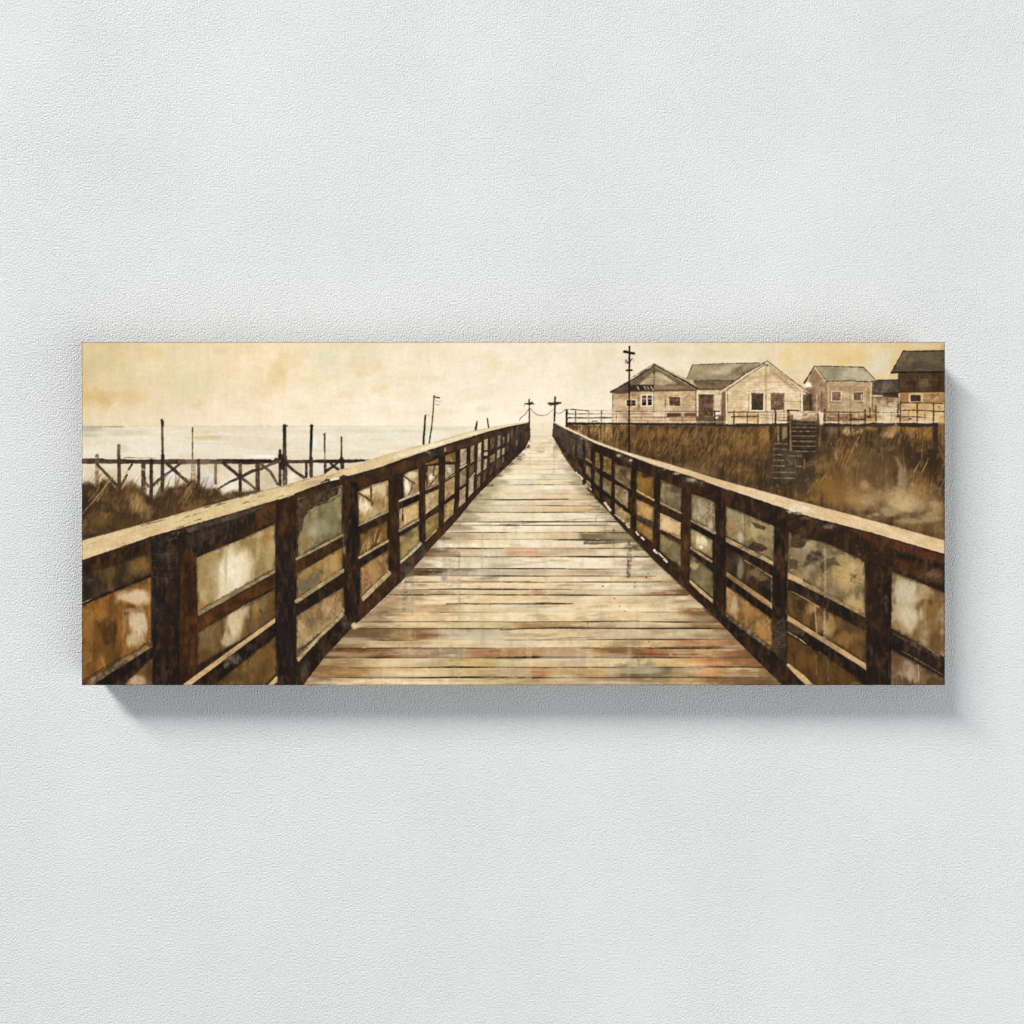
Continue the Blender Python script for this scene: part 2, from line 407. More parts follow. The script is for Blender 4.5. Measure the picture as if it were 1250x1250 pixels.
    for p in [[(100, 628), (116, 610), (132, 588)], [(104, 622), (124, 600), (138, 582)], [(108, 612), (122, 594)], [(218, 614), (230, 596), (238, 584)], [(226, 612), (240, 590)], [(130, 588), (124, 604), (118, 612)]]:
        Lw(p, [.6, 1.3, .7], (176, 146, 98), a=.75)
    Lw([(222, 612), (230, 598), (238, 588)], [2, 5, 3], (150, 112, 66), a=.6, dry=.4); Lw([(232, 607), (241, 592), (243, 600)], [2, 4], (58, 42, 28), a=.7)
    for x in (246, 249, 253, 256, 260, 263):
        Lw([(x, 602), (x + .5, 595 + (x % 3))], [2, .8], (70, 54, 34), a=.8)


def paint_masts():
    for mk, (p, w) in enumerate([([(519, 507), (518.4, 520), (516.8, 542)], [2.2, 2.8]), ([(529.8, 483), (529, 500), (527, 520), (524, 541)], [1.6, 1.5, 2]), ([(582.4, 514), (580.4, 526)], [1.6, 3.2]), ([(594.8, 511), (596.6, 522)], [2, 2.2])]):
        Lw(p, w, (56, 42, 32), r=.3, amp=.3, lab=K_MAST[mk], dry=.05)
    Lw([(521, 507), (524, 506)], 1, (150, 120, 80), a=.6)
    Lw([(529.6, 484.4), (536, 485.6)], 1.7, (84, 64, 48), lab=K_MAST[1]); Lw([(530.5, 489), (538, 490)], 2, (186, 164, 138), a=.8); Lw([(531, 493.6), (535.6, 494)], 1, (130, 110, 88), a=.8)


def plank_lines(x0, x1, y0, y1, step, col, a=.4, jit=1.0, seed=0):
    r = np.random.default_rng(seed + 50)
    y = y0
    while y < y1:
        xa = x0 + r.uniform(-1, 1); xb = x1 + r.uniform(-1, 1)
        Lw([(xa, y), ((xa + xb) / 2, y + r.uniform(-.3, .3)), (xb, y + r.uniform(-.4, .4))], r.uniform(.5, .9), col, a=a * r.uniform(.5, 1.2), dry=.5, r=.3)
        y += step * r.uniform(.85, 1.15)


def win(x0, y0, x1, y1, pane, frame=None, lab=None, cols=0, rows=0, bars=(232, 220, 194), fw=1.6):
    if frame is not None:
        P([(x0 - fw, y0 - fw), (x1 + fw, y0 - fw), (x1 + fw, y1 + fw), (x0 - fw, y1 + fw)], frame, amp=.15, r=.5, lab=lab)
    P([(x0, y0), (x1, y0), (x1, y1), (x0, y1)], pane, tuple(np.array(pane) * .75), (4, 4), amp=.4, r=.5, f=.7, lab=lab)
    for i in range(1, cols):
        x = x0 + (x1 - x0) * i / cols; Lw([(x, y0), (x, y1)], 1.5, bars, r=.2, f=.7)
    for i in range(1, rows):
        y = y0 + (y1 - y0) * i / rows; Lw([(x0, y), (x1, y)], 1.1, bars, r=.2, f=.7)


def paint_houses():
    dk = (52, 38, 29)
    # --- house 5 (right edge)
    P([(1097, 455), (1156, 453), (1156, 480), (1096.5, 478)], (98, 72, 48), (74, 52, 36), (10, 8), amp=.35, lab=K_H5)
    plank_lines(1098, 1152, 459, 477, 3.2, (58, 42, 30), .5, seed=1)
    Lw([(1108, 468), (1116, 467)], 3.2, (58, 54, 50), a=.8, dry=.2); P([(1122, 462), (1133, 462), (1133, 473), (1122, 473)], (120, 98, 72), amp=.3, a=.7, r=1); P([(1137, 458), (1152, 458), (1152, 477), (1137, 477)], (84, 54, 30), (62, 42, 26), (4, 12), a=.8)
    P([(1096.5, 478.5), (1156, 478.5), (1156, 516), (1096.5, 516)], (186, 146, 98), (168, 120, 72), (12, 10), amp=.2, lab=K_H5)
    P([(1097, 479), (1112, 479), (1112, 491), (1097, 491)], (166, 112, 66), a=.8, r=.6); P([(1127, 481), (1152, 481), (1152, 491), (1127, 491)], (176, 134, 86), (150, 100, 58), (7, 7), a=.8)
    win(1111.5, 482, 1124, 490, (92, 62, 44), (210, 180, 132), K_H5W)
    Lw([(1110.2, 480), (1110, 491)], 1.2, (226, 200, 156)); Lw([(1126, 481), (1126, 491)], 1.2, (214, 184, 138)); Lw([(1097, 478.7), (1153, 477.8)], 1.5, (62, 44, 32), dry=.2); Lw([(1097, 480), (1153, 480)], .8, (190, 154, 104), a=.6)
    P([(1102.8, 428.2), (1156, 427.6), (1156, 454), (1120, 454), (1096, 454.6), (1087.3, 455.5)], (112, 97, 70), (96, 84, 62), (20, 10), amp=.16, lab=K_H5R)
    B(1118, 447, 22, 6, (88, 76, 58), .6); B(1112, 440, 6, 10, (140, 122, 86), .5, rot=30); B(1140, 440, 14, 8, (122, 106, 74), .4)
    for k in range(3):
        Lw([(1103.6 + k * 2.2, 430.5), (1094 + k * 2.4, 448)], [.7, 1, .4], (164, 146, 106), a=.55)
    Lw([(1103, 428.4), (1120, 428.8), (1153, 428)], 1.4, dk); Lw([(1102.8, 428.6), (1094, 444), (1087.6, 455)], 1.2, dk); Lw([(1087.2, 455.4), (1095, 454.5), (1120, 454.4), (1153, 453.6)], [1.6, 2.2, 1.6], (36, 27, 22))
    Lw([(1096.6, 456), (1097, 480)], 1.1, (60, 44, 32)); Lw([(1097.4, 481), (1097.6, 505)], 1.4, (228, 202, 156), a=.8); Lw([(1085.8, 454), (1085.4, 456)], 1.2, (240, 228, 196))
    # --- shed 4
    P([(1064, 484), (1098, 484), (1098, 516), (1064, 516)], (180, 150, 108), (150, 120, 84), (10, 8), amp=.22, lab=K_H4)
    P([(1083, 492), (1096, 486), (1097, 508), (1074, 512), (1076, 499)], (212, 190, 156), (196, 170, 130), (6, 6), a=.85, f=3, r=3)
    P([(1065.5, 465.6), (1072, 463.4), (1080, 464), (1090, 463), (1097, 464), (1096.6, 484), (1064.6, 482)], (112, 100, 82), (88, 76, 62), (8, 8), amp=.3, lab=K_H4R)
    P([(1077, 479.5), (1097, 479.5), (1096.5, 485.6), (1078, 484.6)], (62, 46, 36), a=.85, r=1); Lw([(1065, 480), (1097, 479.4)], .9, (58, 46, 38)); Lw([(1071, 464), (1097, 463.8)], 1.3, (58, 46, 38), dry=.15); Lw([(1083.6, 486), (1083.8, 496)], .9, (90, 68, 48)); Lw([(1064, 485.5), (1078, 485)], .8, (110, 86, 60))
    Lw([(1096.2, 480), (1096.4, 512)], 1.2, (66, 48, 36), a=.8, dry=.3); Lw([(1069, 495), (1069.4, 515)], 1.2, (110, 84, 56), a=.8)
    for q in range(30):
        B(1066 + rng.uniform(0, 30), 490 + rng.uniform(0, 22), rng.uniform(1, 4), rng.uniform(.6, 1.8), (130, 102, 72), a=.4)
    # --- house 3
    P([(994, 449), (1008.5, 466), (1008.5, 503), (984.5, 503), (983, 468)], (176, 138, 108), (150, 118, 88), (10, 10), amp=.2, lab=K_H3)
    P([(1007.6, 465.5), (1064, 466), (1064, 516), (1007.6, 516)], (196, 166, 124), (176, 144, 102), (16, 10), amp=.18, lab=K_H3)
    P([(985, 470), (992, 456), (990, 478), (985, 480)], (140, 118, 88), a=.7, f=2); B(999, 473, 6, 9, (192, 146, 118), .6); B(1003, 488, 5, 10, (134, 104, 76), .7)
    plank_lines(1009, 1063, 469, 502, 2.6, (150, 120, 84), .5, seed=2)
    for k, c in enumerate([(226, 202, 160), (140, 110, 78)]):
        Lw([(1011.5 + k * 1.6, 470), (1012 + k * 1.6, 500)], 1, c, a=.6)
    Lw([(1009, 470), (1036, 468.6), (1061, 472)], .9, (222, 200, 158), a=.6, dry=.3); Lw([(1037.5, 475), (1037.6, 500)], 1.2, (156, 124, 90), a=.8); Lw([(1031, 480), (1031, 500)], 1, (214, 186, 142), a=.6); Lw([(1057, 474), (1056, 492)], 1, (222, 198, 156), a=.6)
    for k, (a, b, c, d) in enumerate([(1016, 479, 1026, 488.6), (1042, 479.4, 1053.5, 488.4)]):
        win(a, b, c, d, (150, 116, 92), (226, 202, 162), K_H3W[k], fw=1.4); Lw([(a, d), (c, d)], 1, (104, 76, 58), a=.7); Lw([(a, b), (c, b)], 1.1, (108, 80, 60), a=.8)
    P([(1051, 481), (1053, 481), (1053, 488), (1050.6, 488)], (226, 200, 150), a=.8); Lw([(1015, 491), (1024, 491)], 1.2, (140, 106, 84), a=.7, dry=.3); Lw([(1044, 491), (1052, 491.5)], 1.2, (96, 76, 58), a=.7, dry=.3); Lw([(1012, 493), (1034, 494)], .9, (222, 198, 160), a=.5)
    P([(994, 447), (1020, 447.4), (1054.5, 448.5), (1062, 456), (1070, 464.8), (1062, 466), (1036, 464.6), (1008.4, 465.8), (1001, 457)], (172, 158, 126), (156, 142, 112), (14, 8), amp=.16, lab=K_H3R)
    for k in range(14):
        xx = 1000 + k * 4.6; Lw([(xx, 450 + rng.uniform(0, 4)), (xx + 7, 459 + rng.uniform(0, 5))], .7, (140, 126, 98), a=.4)
    Lw([(994, 446.9), (1020, 447.2), (1054, 448.4)], 1.1, (76, 62, 48)); Lw([(1054, 448.6), (1069.6, 464.4)], .9, (88, 74, 58)); Lw([(1008, 465.8), (1036, 464.8), (1062, 466.4), (1070, 465)], [1.2, .9, 1.6], (84, 66, 50)); Lw([(994.6, 448.6), (1001, 457), (1008, 465.6)], 1.2, (222, 204, 164)); Lw([(996.2, 448.6), (1009, 464.6)], .7, (110, 92, 70))
    Lw([(994.2, 447), (988, 457), (982, 467.4)], [1.4, 2], (66, 52, 42)); Lw([(1008.6, 466), (1008.8, 500)], 1, (140, 108, 78)); Lw([(1063.2, 467), (1063, 506)], 1.4, (222, 194, 146), a=.8); Lw([(1065, 466), (1064.6, 500)], 1, (110, 86, 62))
    for p in [(988.5, 490), (993, 489), (997, 490), (1003, 492)]:
        Lw([(p[0], 478), p, (p[0], 503)], 1.2, (96, 72, 54) if p[0] != 997 else (214, 178, 140), a=.7, dry=.3)
    B(986.5, 470, 5, 3.6, (240, 230, 206), .95, hard=.5); B(981, 474, 3, 3, (236, 222, 190), .8)
    # --- house 2
    P([(880, 478), (936, 445), (979, 480), (979, 517.5), (880, 517.5)], (232, 205, 162), (217, 186, 142), (18, 12), amp=.14, lab=K_H2)
    plank_lines(884, 977, 452, 502, 3.4, (190, 158, 116), .5, seed=3)
    P([(848, 470), (884, 470), (884, 517), (848, 517)], (196, 166, 124), (160, 126, 90), (8, 12), amp=.2, lab=K_H2)
    P([(937, 446), (944, 450), (974, 477), (970, 478), (950, 462), (940, 456)], (176, 140, 102), a=.7, f=2.5, r=1)
    P([(884, 476), (900, 466), (930, 450), (936, 450), (930, 456), (905, 472)], (206, 176, 134), a=.5, f=2.5, r=1)
    B(925, 468, 14, 5, (200, 168, 126), .6); B(905, 463, 8, 4, (206, 174, 132), .5); B(958, 480, 10, 14, (238, 218, 184), .5); B(898, 478, 8, 3, (196, 164, 122), .6)
    P([(837.6, 462.8), (845.6, 445.4), (860, 444.2), (884, 444), (930, 443), (936, 441), (897, 466), (884, 466.6), (848, 465)], (166, 145, 110), (150, 130, 98), (26, 10), amp=.12, lab=K_H2R)
    P([(846, 465), (897, 465), (880, 475.6), (864, 476), (851, 474.6)], (134, 112, 80), (112, 92, 66), (9, 6), amp=.25, lab=K_H2R)
    B(900, 452, 12, 4, (116, 98, 74), .55, rot=-35); B(868, 455, 20, 6, (176, 154, 116), .4)
    for k in range(10):
        Lw([(896 + rng.uniform(0, 30), 446 + rng.uniform(0, 5)), (890 + rng.uniform(0, 24), 458 + rng.uniform(-3, 3))], .8, (100, 84, 66), a=.35)
    Lw([(845.6, 445.4), (884, 443.8), (927, 443)], 1, (104, 86, 64)); Lw([(837.8, 462.6), (845.6, 445.4)], .9, (98, 80, 60)); Lw([(848, 465.4), (870, 464.2), (898, 464.6)], 1.2, (84, 68, 52)); Lw([(850, 475), (868, 475.4), (880, 475.6), (890, 471)], 1.8, (64, 50, 40), dry=.1)
    Lw([(934.6, 441.6), (912, 456), (880, 477.4)], 2.6, (226, 206, 166)); Lw([(936.4, 440.8), (910, 456), (889, 470.6), (880, 476.6)], 1.2, (74, 58, 44)); Lw([(934, 444.6), (912, 459), (886, 477)], .9, (112, 88, 66), dry=.2)
    Lw([(936.6, 441), (952, 454), (970, 468), (990, 482)], 2.4, (206, 180, 140)); Lw([(936.8, 440.4), (954, 454), (972, 468), (988, 478.6)], .9, (92, 74, 56)); Lw([(937, 444.5), (956, 459), (978, 478.6)], .9, (150, 114, 80), dry=.15); Lw([(981, 478), (990, 482)], 1.2, (86, 68, 52))
    Lw([(978.6, 480), (978.8, 502)], 1.5, (240, 230, 206)); Lw([(977.2, 481), (977.2, 502)], .8, (140, 110, 80)); P([(980, 481), (992, 482), (992, 502), (980, 502)], (122, 100, 70), (84, 66, 46), (4, 6), amp=.3, lab=K_H2)
    P([(988, 480), (991, 480), (991, 502), (988, 502)], (56, 42, 32), a=.7)
    P([(934, 448), (937, 448), (936.4, 503), (934, 503)], (196, 156, 112), a=.75, r=.8); Lw([(933.6, 446), (934.2, 503)], .7, (150, 112, 78), a=.7, dry=.3); B(936, 446, 3, 2.2, (96, 72, 54), .9)
    win(917, 480.6, 931.6, 500.6, (88, 69, 50), (238, 222, 188), K_H2D[0], fw=1.6); Lw([(916.4, 480), (932, 480)], .9, (84, 62, 46)); Lw([(914.4, 478), (914.2, 503)], 1.1, (160, 122, 84), a=.8); Lw([(912.8, 477.6), (940, 475.4)], 1, (170, 136, 98), a=.7, dry=.3)
    win(941.8, 481, 956.6, 500.6, (150, 116, 86), (226, 200, 158), K_H2W, fw=1.2)
    for k in range(6):
        Lw([(942, 483 + 3.2 * k), (956.6, 483 + 3.2 * k + rng.uniform(-.5, .5))], rng.uniform(.8, 1.7), (96, 72, 54), a=.7, dry=.5)
    Lw([(941.4, 481), (941.4, 501)], .9, (120, 88, 62)); Lw([(957, 480.4), (957, 512)], 1, (130, 98, 70)); Lw([(941, 480.4), (957, 480.4)], 1, (110, 84, 62)); Lw([(967, 480), (967, 502)], .8, (200, 168, 126), a=.6); Lw([(958, 489.6), (978, 490.4)], .9, (170, 138, 100), a=.7)
    # link between houses
    P([(851, 476.5), (876, 476), (882, 478), (878, 481.6), (851, 481.5)], (222, 200, 160), (206, 180, 138), (6, 4), amp=.15)
    win(852.8, 482, 870.6, 508.6, (122, 92, 66), None, K_H2D[1]); P([(872, 482), (880, 482), (880, 504), (872, 504)], (222, 194, 152), a=.9); B(865, 489, 2, 2.4, (80, 58, 44), .8); Lw([(852.6, 482), (871, 482)], 1.2, (74, 56, 42))
    P([(881, 478), (886, 478), (886, 517), (881, 517)], (148, 116, 90), (120, 92, 72), (3, 9), amp=.2); Lw([(888, 478), (888.4, 503)], .9, (130, 98, 70)); Lw([(886.5, 479), (886.8, 503)], 1, (236, 212, 172))
    # --- house 1
    P([(746.4, 478), (768, 464), (798, 446), (848, 474), (850, 517), (746.4, 517)], (212, 180, 136), (196, 160, 116), (14, 10), amp=.18, lab=K_H1)
    plank_lines(749, 848, 480, 515, 2.9, (158, 122, 86), .65, seed=4)
    P([(749, 477), (798, 447), (848, 474), (846, 477.4)], (130, 108, 82), (112, 92, 70), (12, 6), amp=.2, lab=K_H1)
    P([(782, 467), (796, 455.5), (804, 454), (826, 468), (825, 470.4), (782, 469.6)], (196, 174, 130), (176, 154, 116), (10, 6), amp=.12, f=2, r=1)
    P([(798, 470.6), (832, 470), (840, 474), (798, 476)], (158, 130, 94), a=.7, f=1.5); Lw([(798.4, 448), (798.6, 470)], 1.2, (104, 84, 64), a=.8); Lw([(790, 460.6), (801, 460.6)], .9, (120, 98, 74), a=.8); B(798, 454, 2.4, 4, (92, 74, 58), .7); Lw([(812, 470), (838, 469.6)], 1.1, (112, 90, 66), a=.7)
    P([(746, 477.6), (768, 464), (770, 474), (768, 480), (760, 481), (749, 480)], (108, 90, 70), (90, 74, 58), (6, 5), amp=.2, f=1.8)
    P([(769, 470.4), (798, 470), (797, 477), (769, 478)], (70, 54, 42), (58, 44, 36), (5, 4), amp=.25, r=.8)
    for xx in (778, 786.5, 790, 794.5):
        Lw([(xx, 472), (xx + 2.6, 476)], [1, .6], (226, 210, 176), a=.85)
    Lw([(770, 477.4), (798, 477.2), (830, 476.8), (849, 476.4)], 1.6, (84, 64, 48), dry=.15); Lw([(798, 478.6), (848, 477.8)], .8, (206, 176, 134), a=.6)
    Lw([(744.6, 478.6), (768, 464), (797.6, 445)], [2.6, 2.2], (232, 218, 186), lab=K_H1R); Lw([(746, 478.6), (770, 464.4), (798, 446.6)], [2.2, 1.7, 1.4], (58, 44, 34), lab=K_H1R); Lw([(768, 463), (798, 444.4)], .9, (50, 38, 30), lab=K_H1R)
    Lw([(798.4, 445), (820, 457), (838, 466.4), (850, 473.6)], [1.8, 2.2, 3], (58, 44, 34), lab=K_H1R); Lw([(799, 443.6), (822, 455.6), (846, 467.4), (850, 471.4)], [1, 1.7, 2], (190, 158, 104), lab=K_H1R); Lw([(800, 448.8), (822, 461), (846, 475)], 1, (150, 126, 94), a=.6)
    Lw([(746.6, 480), (746.6, 508)], 1, (240, 230, 206), a=.9); Lw([(748, 480), (748, 516)], 1, (120, 90, 64), a=.85); Lw([(849, 478), (849.4, 512)], 1.4, (150, 110, 78)); Lw([(851.4, 480), (851.6, 508)], 1.4, (232, 212, 174))
    win(765, 488.4, 776, 495.6, (56, 40, 30), (222, 198, 156), K_H1W[0], cols=2, rows=2, bars=(150, 120, 88), fw=1.2); B(765.4, 485.6, 2.4, 2.4, (224, 146, 88), .85); Lw([(771, 482), (779, 482)], 1, (130, 92, 62), a=.7)
    win(783.4, 482.6, 796, 495, (70, 52, 40), (238, 228, 204), K_H1W[1], cols=2, rows=3, bars=(238, 226, 200), fw=1.4); P([(784, 490.6), (788.8, 490.6), (788.8, 494.6), (784, 494.6)], (26, 18, 14), r=.3); P([(790.8, 490.6), (795.6, 490.6), (795.6, 494.6), (790.8, 494.6)], (26, 18, 14), r=.3); P([(784, 483), (795.6, 483), (795.6, 487), (784, 487)], (124, 98, 76), a=.6)
    Lw([(789.8, 482), (789.8, 496)], 1.4, (238, 228, 204)); Lw([(779.6, 484), (779.8, 500)], 1.4, (140, 100, 68), a=.8)
    win(817, 485.4, 830.4, 495.4, (104, 74, 54), (228, 200, 160), K_H1W[2], fw=1.6); Lw([(817, 485.4), (829, 485.4)], 1.5, (72, 52, 38), dry=.2); Lw([(812, 482), (812.4, 503)], 1.2, (130, 96, 68), a=.8); Lw([(842, 480), (834, 489)], .9, (140, 108, 80), a=.7)
    Lw([(798, 479), (797.8, 516)], 1.3, (140, 104, 74), a=.85, dry=.2)
    for q in range(60):
        B(750 + rng.uniform(0, 98), 481 + rng.uniform(0, 20), rng.uniform(1, 4), rng.uniform(.5, 1.5), [(150, 108, 72), (230, 204, 162), (176, 120, 84)][q % 3], a=.45)


def weather_houses():
    ids = [k for k, v in PARTS.items() if v[0] in ('painted_house', 'painted_roof', 'painted_window', 'painted_door', 'painted_porch')]
    m = np.isin(LAB, ids).astype(np.float32)
    sl = box(744, 424, 1154, 522)
    m = m[sl]
    g = (noise(2.2, 5, 301, 2)[sl] - .5) * 12 + (noise(10, 1.6, 302, 2)[sl] - .5) * 18 + (noise(16, 9, 303, 2)[sl] - .5) * 8
    lum = IMG[sl].mean(-1) / 255
    IMG[sl] += (g * m * (.25 + .75 * lum))[..., None] * np.array([.95, 1.0, 1.0])
    IMG[sl] *= 1 + (m * (lum > .45))[..., None] * np.array([0.0, .022, .045])
    # dry brown glaze in patches
    w = sstep(.55, .9, noise(9, 3, 304, 2)[sl]) * m * .14
    IMG[sl] += (np.array((142, 110, 78)) - IMG[sl]) * w[..., None]
    w = sstep(.5, .9, noise(22, 10, 305, 2)[sl]) * m * .4 * (lum > .5)
    IMG[sl] += (np.array((236, 220, 188)) - IMG[sl]) * w[..., None]


def paint_bank():
    P([(690, 519), (1156, 518), (1156, 668), (975, 616), (800, 566), (720, 540)], (120, 89, 50), (88, 64, 40), (26, 20), f=1.5, r=.8, amp=.25, lab=K_BANK)
    v = noise(5, 50, 77, 3)
    sl = box(690, 519, 1156, 668); m = sstep(518, 524, YY[sl]) * (LAB[sl] == K_BANK)
    IMG[sl] += (v[sl] - .5)[..., None] * m[..., None] * np.array([46, 34, 20])
    for b in [(712, 528, 18, 10, (150, 112, 66), .8), (706, 526, 6, 9, (214, 190, 148), .8), (738, 530, 16, 10, (176, 138, 82), .75), (741, 524, 8, 6, (212, 186, 142), .6), (756, 534, 14, 12, (78, 56, 34), .75), (770, 545, 20, 10, (80, 58, 34), .7), (724, 534, 8, 8, (96, 66, 36), .7),
              (785, 530, 20, 10, (150, 110, 52), .75), (815, 528, 26, 9, (166, 120, 56), .8), (800, 545, 22, 9, (112, 82, 44), .7), (830, 548, 22, 12, (78, 56, 34), .75), (838, 532, 12, 12, (150, 108, 52), .7), (862, 540, 18, 20, (68, 52, 34), .8), (850, 525, 14, 6, (80, 62, 42), .7),
              (890, 535, 14, 14, (128, 98, 54), .7), (908, 540, 18, 18, (154, 112, 54), .8), (932, 530, 10, 10, (170, 124, 66), .7), (900, 562, 22, 12, (92, 66, 34), .7), (850, 565, 20, 10, (118, 92, 54), .7), (838, 572, 10, 8, (150, 128, 84), .6), (862, 578, 14, 8, (132, 108, 64), .6), (926, 570, 16, 18, (66, 50, 36), .8), (930, 590, 20, 10, (62, 50, 36), .8),
              (980, 545, 24, 28, (50, 40, 32), .9), (955, 560, 22, 26, (58, 46, 36), .85), (965, 588, 26, 14, (80, 66, 46), .8), (990, 585, 18, 20, (74, 60, 42), .7), (1005, 530, 14, 12, (70, 54, 38), .8), (1012, 555, 16, 20, (86, 66, 42), .7), (1008, 590, 22, 18, (138, 100, 46), .85), (990, 607, 22, 8, (124, 86, 36), .8), (1030, 612, 26, 10, (132, 92, 38), .8),
              (1035, 570, 10, 34, (138, 100, 52), .65), (1052, 560, 12, 36, (112, 86, 52), .6), (1045, 540, 20, 12, (92, 68, 40), .6), (1070, 565, 18, 26, (98, 74, 48), .6), (1088, 560, 22, 28, (92, 68, 44), .6), (1078, 540, 16, 12, (104, 88, 66), .6), (1104, 545, 14, 18, (66, 48, 32), .8), (1135, 560, 22, 36, (60, 42, 28), .9), (1148, 590, 14, 34, (72, 50, 32), .8), (1115, 555, 12, 26, (62, 45, 31), .7),
              (1090, 526, 12, 9, (188, 148, 96), .8), (1084, 531, 10, 6, (206, 172, 126), .8), (1112, 524, 16, 6, (166, 114, 54), .85), (1128, 530, 13, 11, (158, 108, 46), .85), (1150, 520, 6, 14, (142, 98, 48), .7), (1064, 522, 9, 6, (176, 128, 72), .7), (1035, 527, 8, 6, (216, 182, 128), .9), (1049, 526, 9, 5, (206, 168, 112), .9), (1015, 526, 8, 8, (140, 126, 104), .7),
              (1125, 600, 18, 20, (140, 100, 48), .85), (1118, 590, 10, 12, (150, 108, 52), .6), (1137, 605, 10, 20, (120, 86, 42), .6), (1145, 640, 14, 18, (128, 104, 64), .8), (1110, 640, 20, 6, (134, 110, 62), .7), (1070, 632, 24, 7, (132, 108, 66), .6)]:
        B(*b, nz=(8, 12))
    gold, dark = [(186, 140, 70), (158, 112, 52), (206, 160, 88), (130, 92, 44)], [(50, 37, 26), (66, 48, 31), (84, 60, 36)]
    lo = lambda x: np.interp(x, [690, 800, 975, 1153], [520, 562, 610, 655])
    grass(lambda x: (524, lo(x) - 2), 760, 745, 940, gold + dark + dark, ln=(6, 18), lean=(.05, .85), w=(.5, 1.6), a=(.12, .42), seed=3)
    grass(lambda x: (532, min(560, lo(x))), 240, 770, 940, gold[:2], ln=(6, 15), lean=(.2, .9), w=(.6, 1.6), a=(.12, .45), seed=4)
    grass(lambda x: (524, lo(x)), 90, 692, 748, gold + [(226, 200, 150), (80, 56, 32)], ln=(5, 12), lean=(-.2, .8), a=(.4, .8), seed=5)
    grass(lambda x: (535, 590), 130, 1000, 1110, gold[:2] + dark + [(120, 96, 60)], ln=(10, 26), lean=(-.1, .6), a=(.15, .4), seed=6)
    grass(lambda x: (524, 535), 70, 1095, 1145, gold, ln=(4, 10), lean=(-.2, .9), a=(.4, .8), seed=7)
    grass(lambda x: (580, 622), 150, 1110, 1152, gold[:2] + dark, ln=(8, 24), lean=(.05, .6), w=(.5, 1.5), a=(.15, .5), seed=8)
    grass(lambda x: (545, 575), 40, 1018, 1050, [(190, 146, 84), (168, 122, 66)], ln=(10, 18), lean=(.1, .6), a=(.4, .7), seed=9)
    grass(lambda x: (560, 610), 120, 880, 985, dark + [(110, 90, 60)], ln=(8, 20), lean=(-.1, .5), a=(.3, .6), seed=10)
    for p in [[(1113, 582), (1118, 572), (1124, 562)], [(1122, 582), (1130, 568), (1133, 560)], [(1125, 560), (1126, 540)], [(1038, 555), (1046, 538), (1050, 530)], [(1045, 545), (1052, 532)], [(1000, 590), (1012, 574)], [(985, 602), (998, 586)], [(1022, 560), (1014, 540)]]:
        Lw(p, [.7, 1.2, .5], (208, 168, 104), a=.75)
    grass(lambda x: (526, 548), 260, 700, 1150, [(58, 42, 28), (72, 52, 33), (150, 112, 58), (48, 35, 25)], ln=(8, 20), lean=(-.15, .6), w=(.8, 2.4), a=(.2, .55), seed=31)
    # smoke like pale smears
    P([(1091, 557), (1096, 558), (1103, 572), (1108, 590), (1104, 596), (1097, 590), (1098, 574)], (158, 140, 112), a=.7, f=4, r=1.2, amp=.1); Lw([(1103, 566), (1108, 586)], .9, (190, 172, 140), a=.6); Lw([(1098, 575), (1098, 592)], 4, (176, 148, 100), a=.45, f=3)
    for b in [(1055, 592, 9, 8, (186, 154, 110), .8, ), (1055, 591, 6, 5, (196, 166, 122), .5), (1044, 608, 14, 9, (184, 152, 112), .8), (1058, 612, 13, 10, (190, 160, 120), .8), (1050, 620, 12, 6, (166, 122, 80), .6), (1100, 612, 22, 14, (196, 170, 122), .95), (1098, 602, 10, 12, (188, 160, 112), .7), (1106, 618, 16, 10, (206, 180, 132), .8), (1085, 625, 18, 8, (166, 150, 112), .8), (1122, 618, 16, 9, (168, 144, 98), .7), (1143, 620, 11, 14, (182, 152, 104), .8), (1138, 632, 14, 8, (176, 150, 104), .7), (1075, 606, 12, 8, (136, 116, 84), .6), (1112, 636, 26, 5, (170, 152, 110), .7), (1035, 600, 8, 8, (110, 96, 72), .6)]:
        B(*b, hard=.2, amp=.1, ds=.28)
    for b in [(1065, 605, 70, 26, (168, 136, 92), .5), (1108, 612, 44, 26, (196, 168, 122), .5), (1050, 575, 40, 34, (138, 106, 66), .35), (1020, 600, 44, 20, (150, 108, 56), .5), (850, 575, 26, 9, (150, 124, 80), .5)]:
        B(*b, ds=.35, nz=(14, 14))
    for q in range(90):
        B(1035 + rng.uniform(0, 115), 590 + rng.uniform(0, 46), rng.uniform(1.5, 6), rng.uniform(1, 4), [(214, 190, 146), (150, 118, 76), (196, 162, 116)][q % 3], a=rng.uniform(.12, .35))


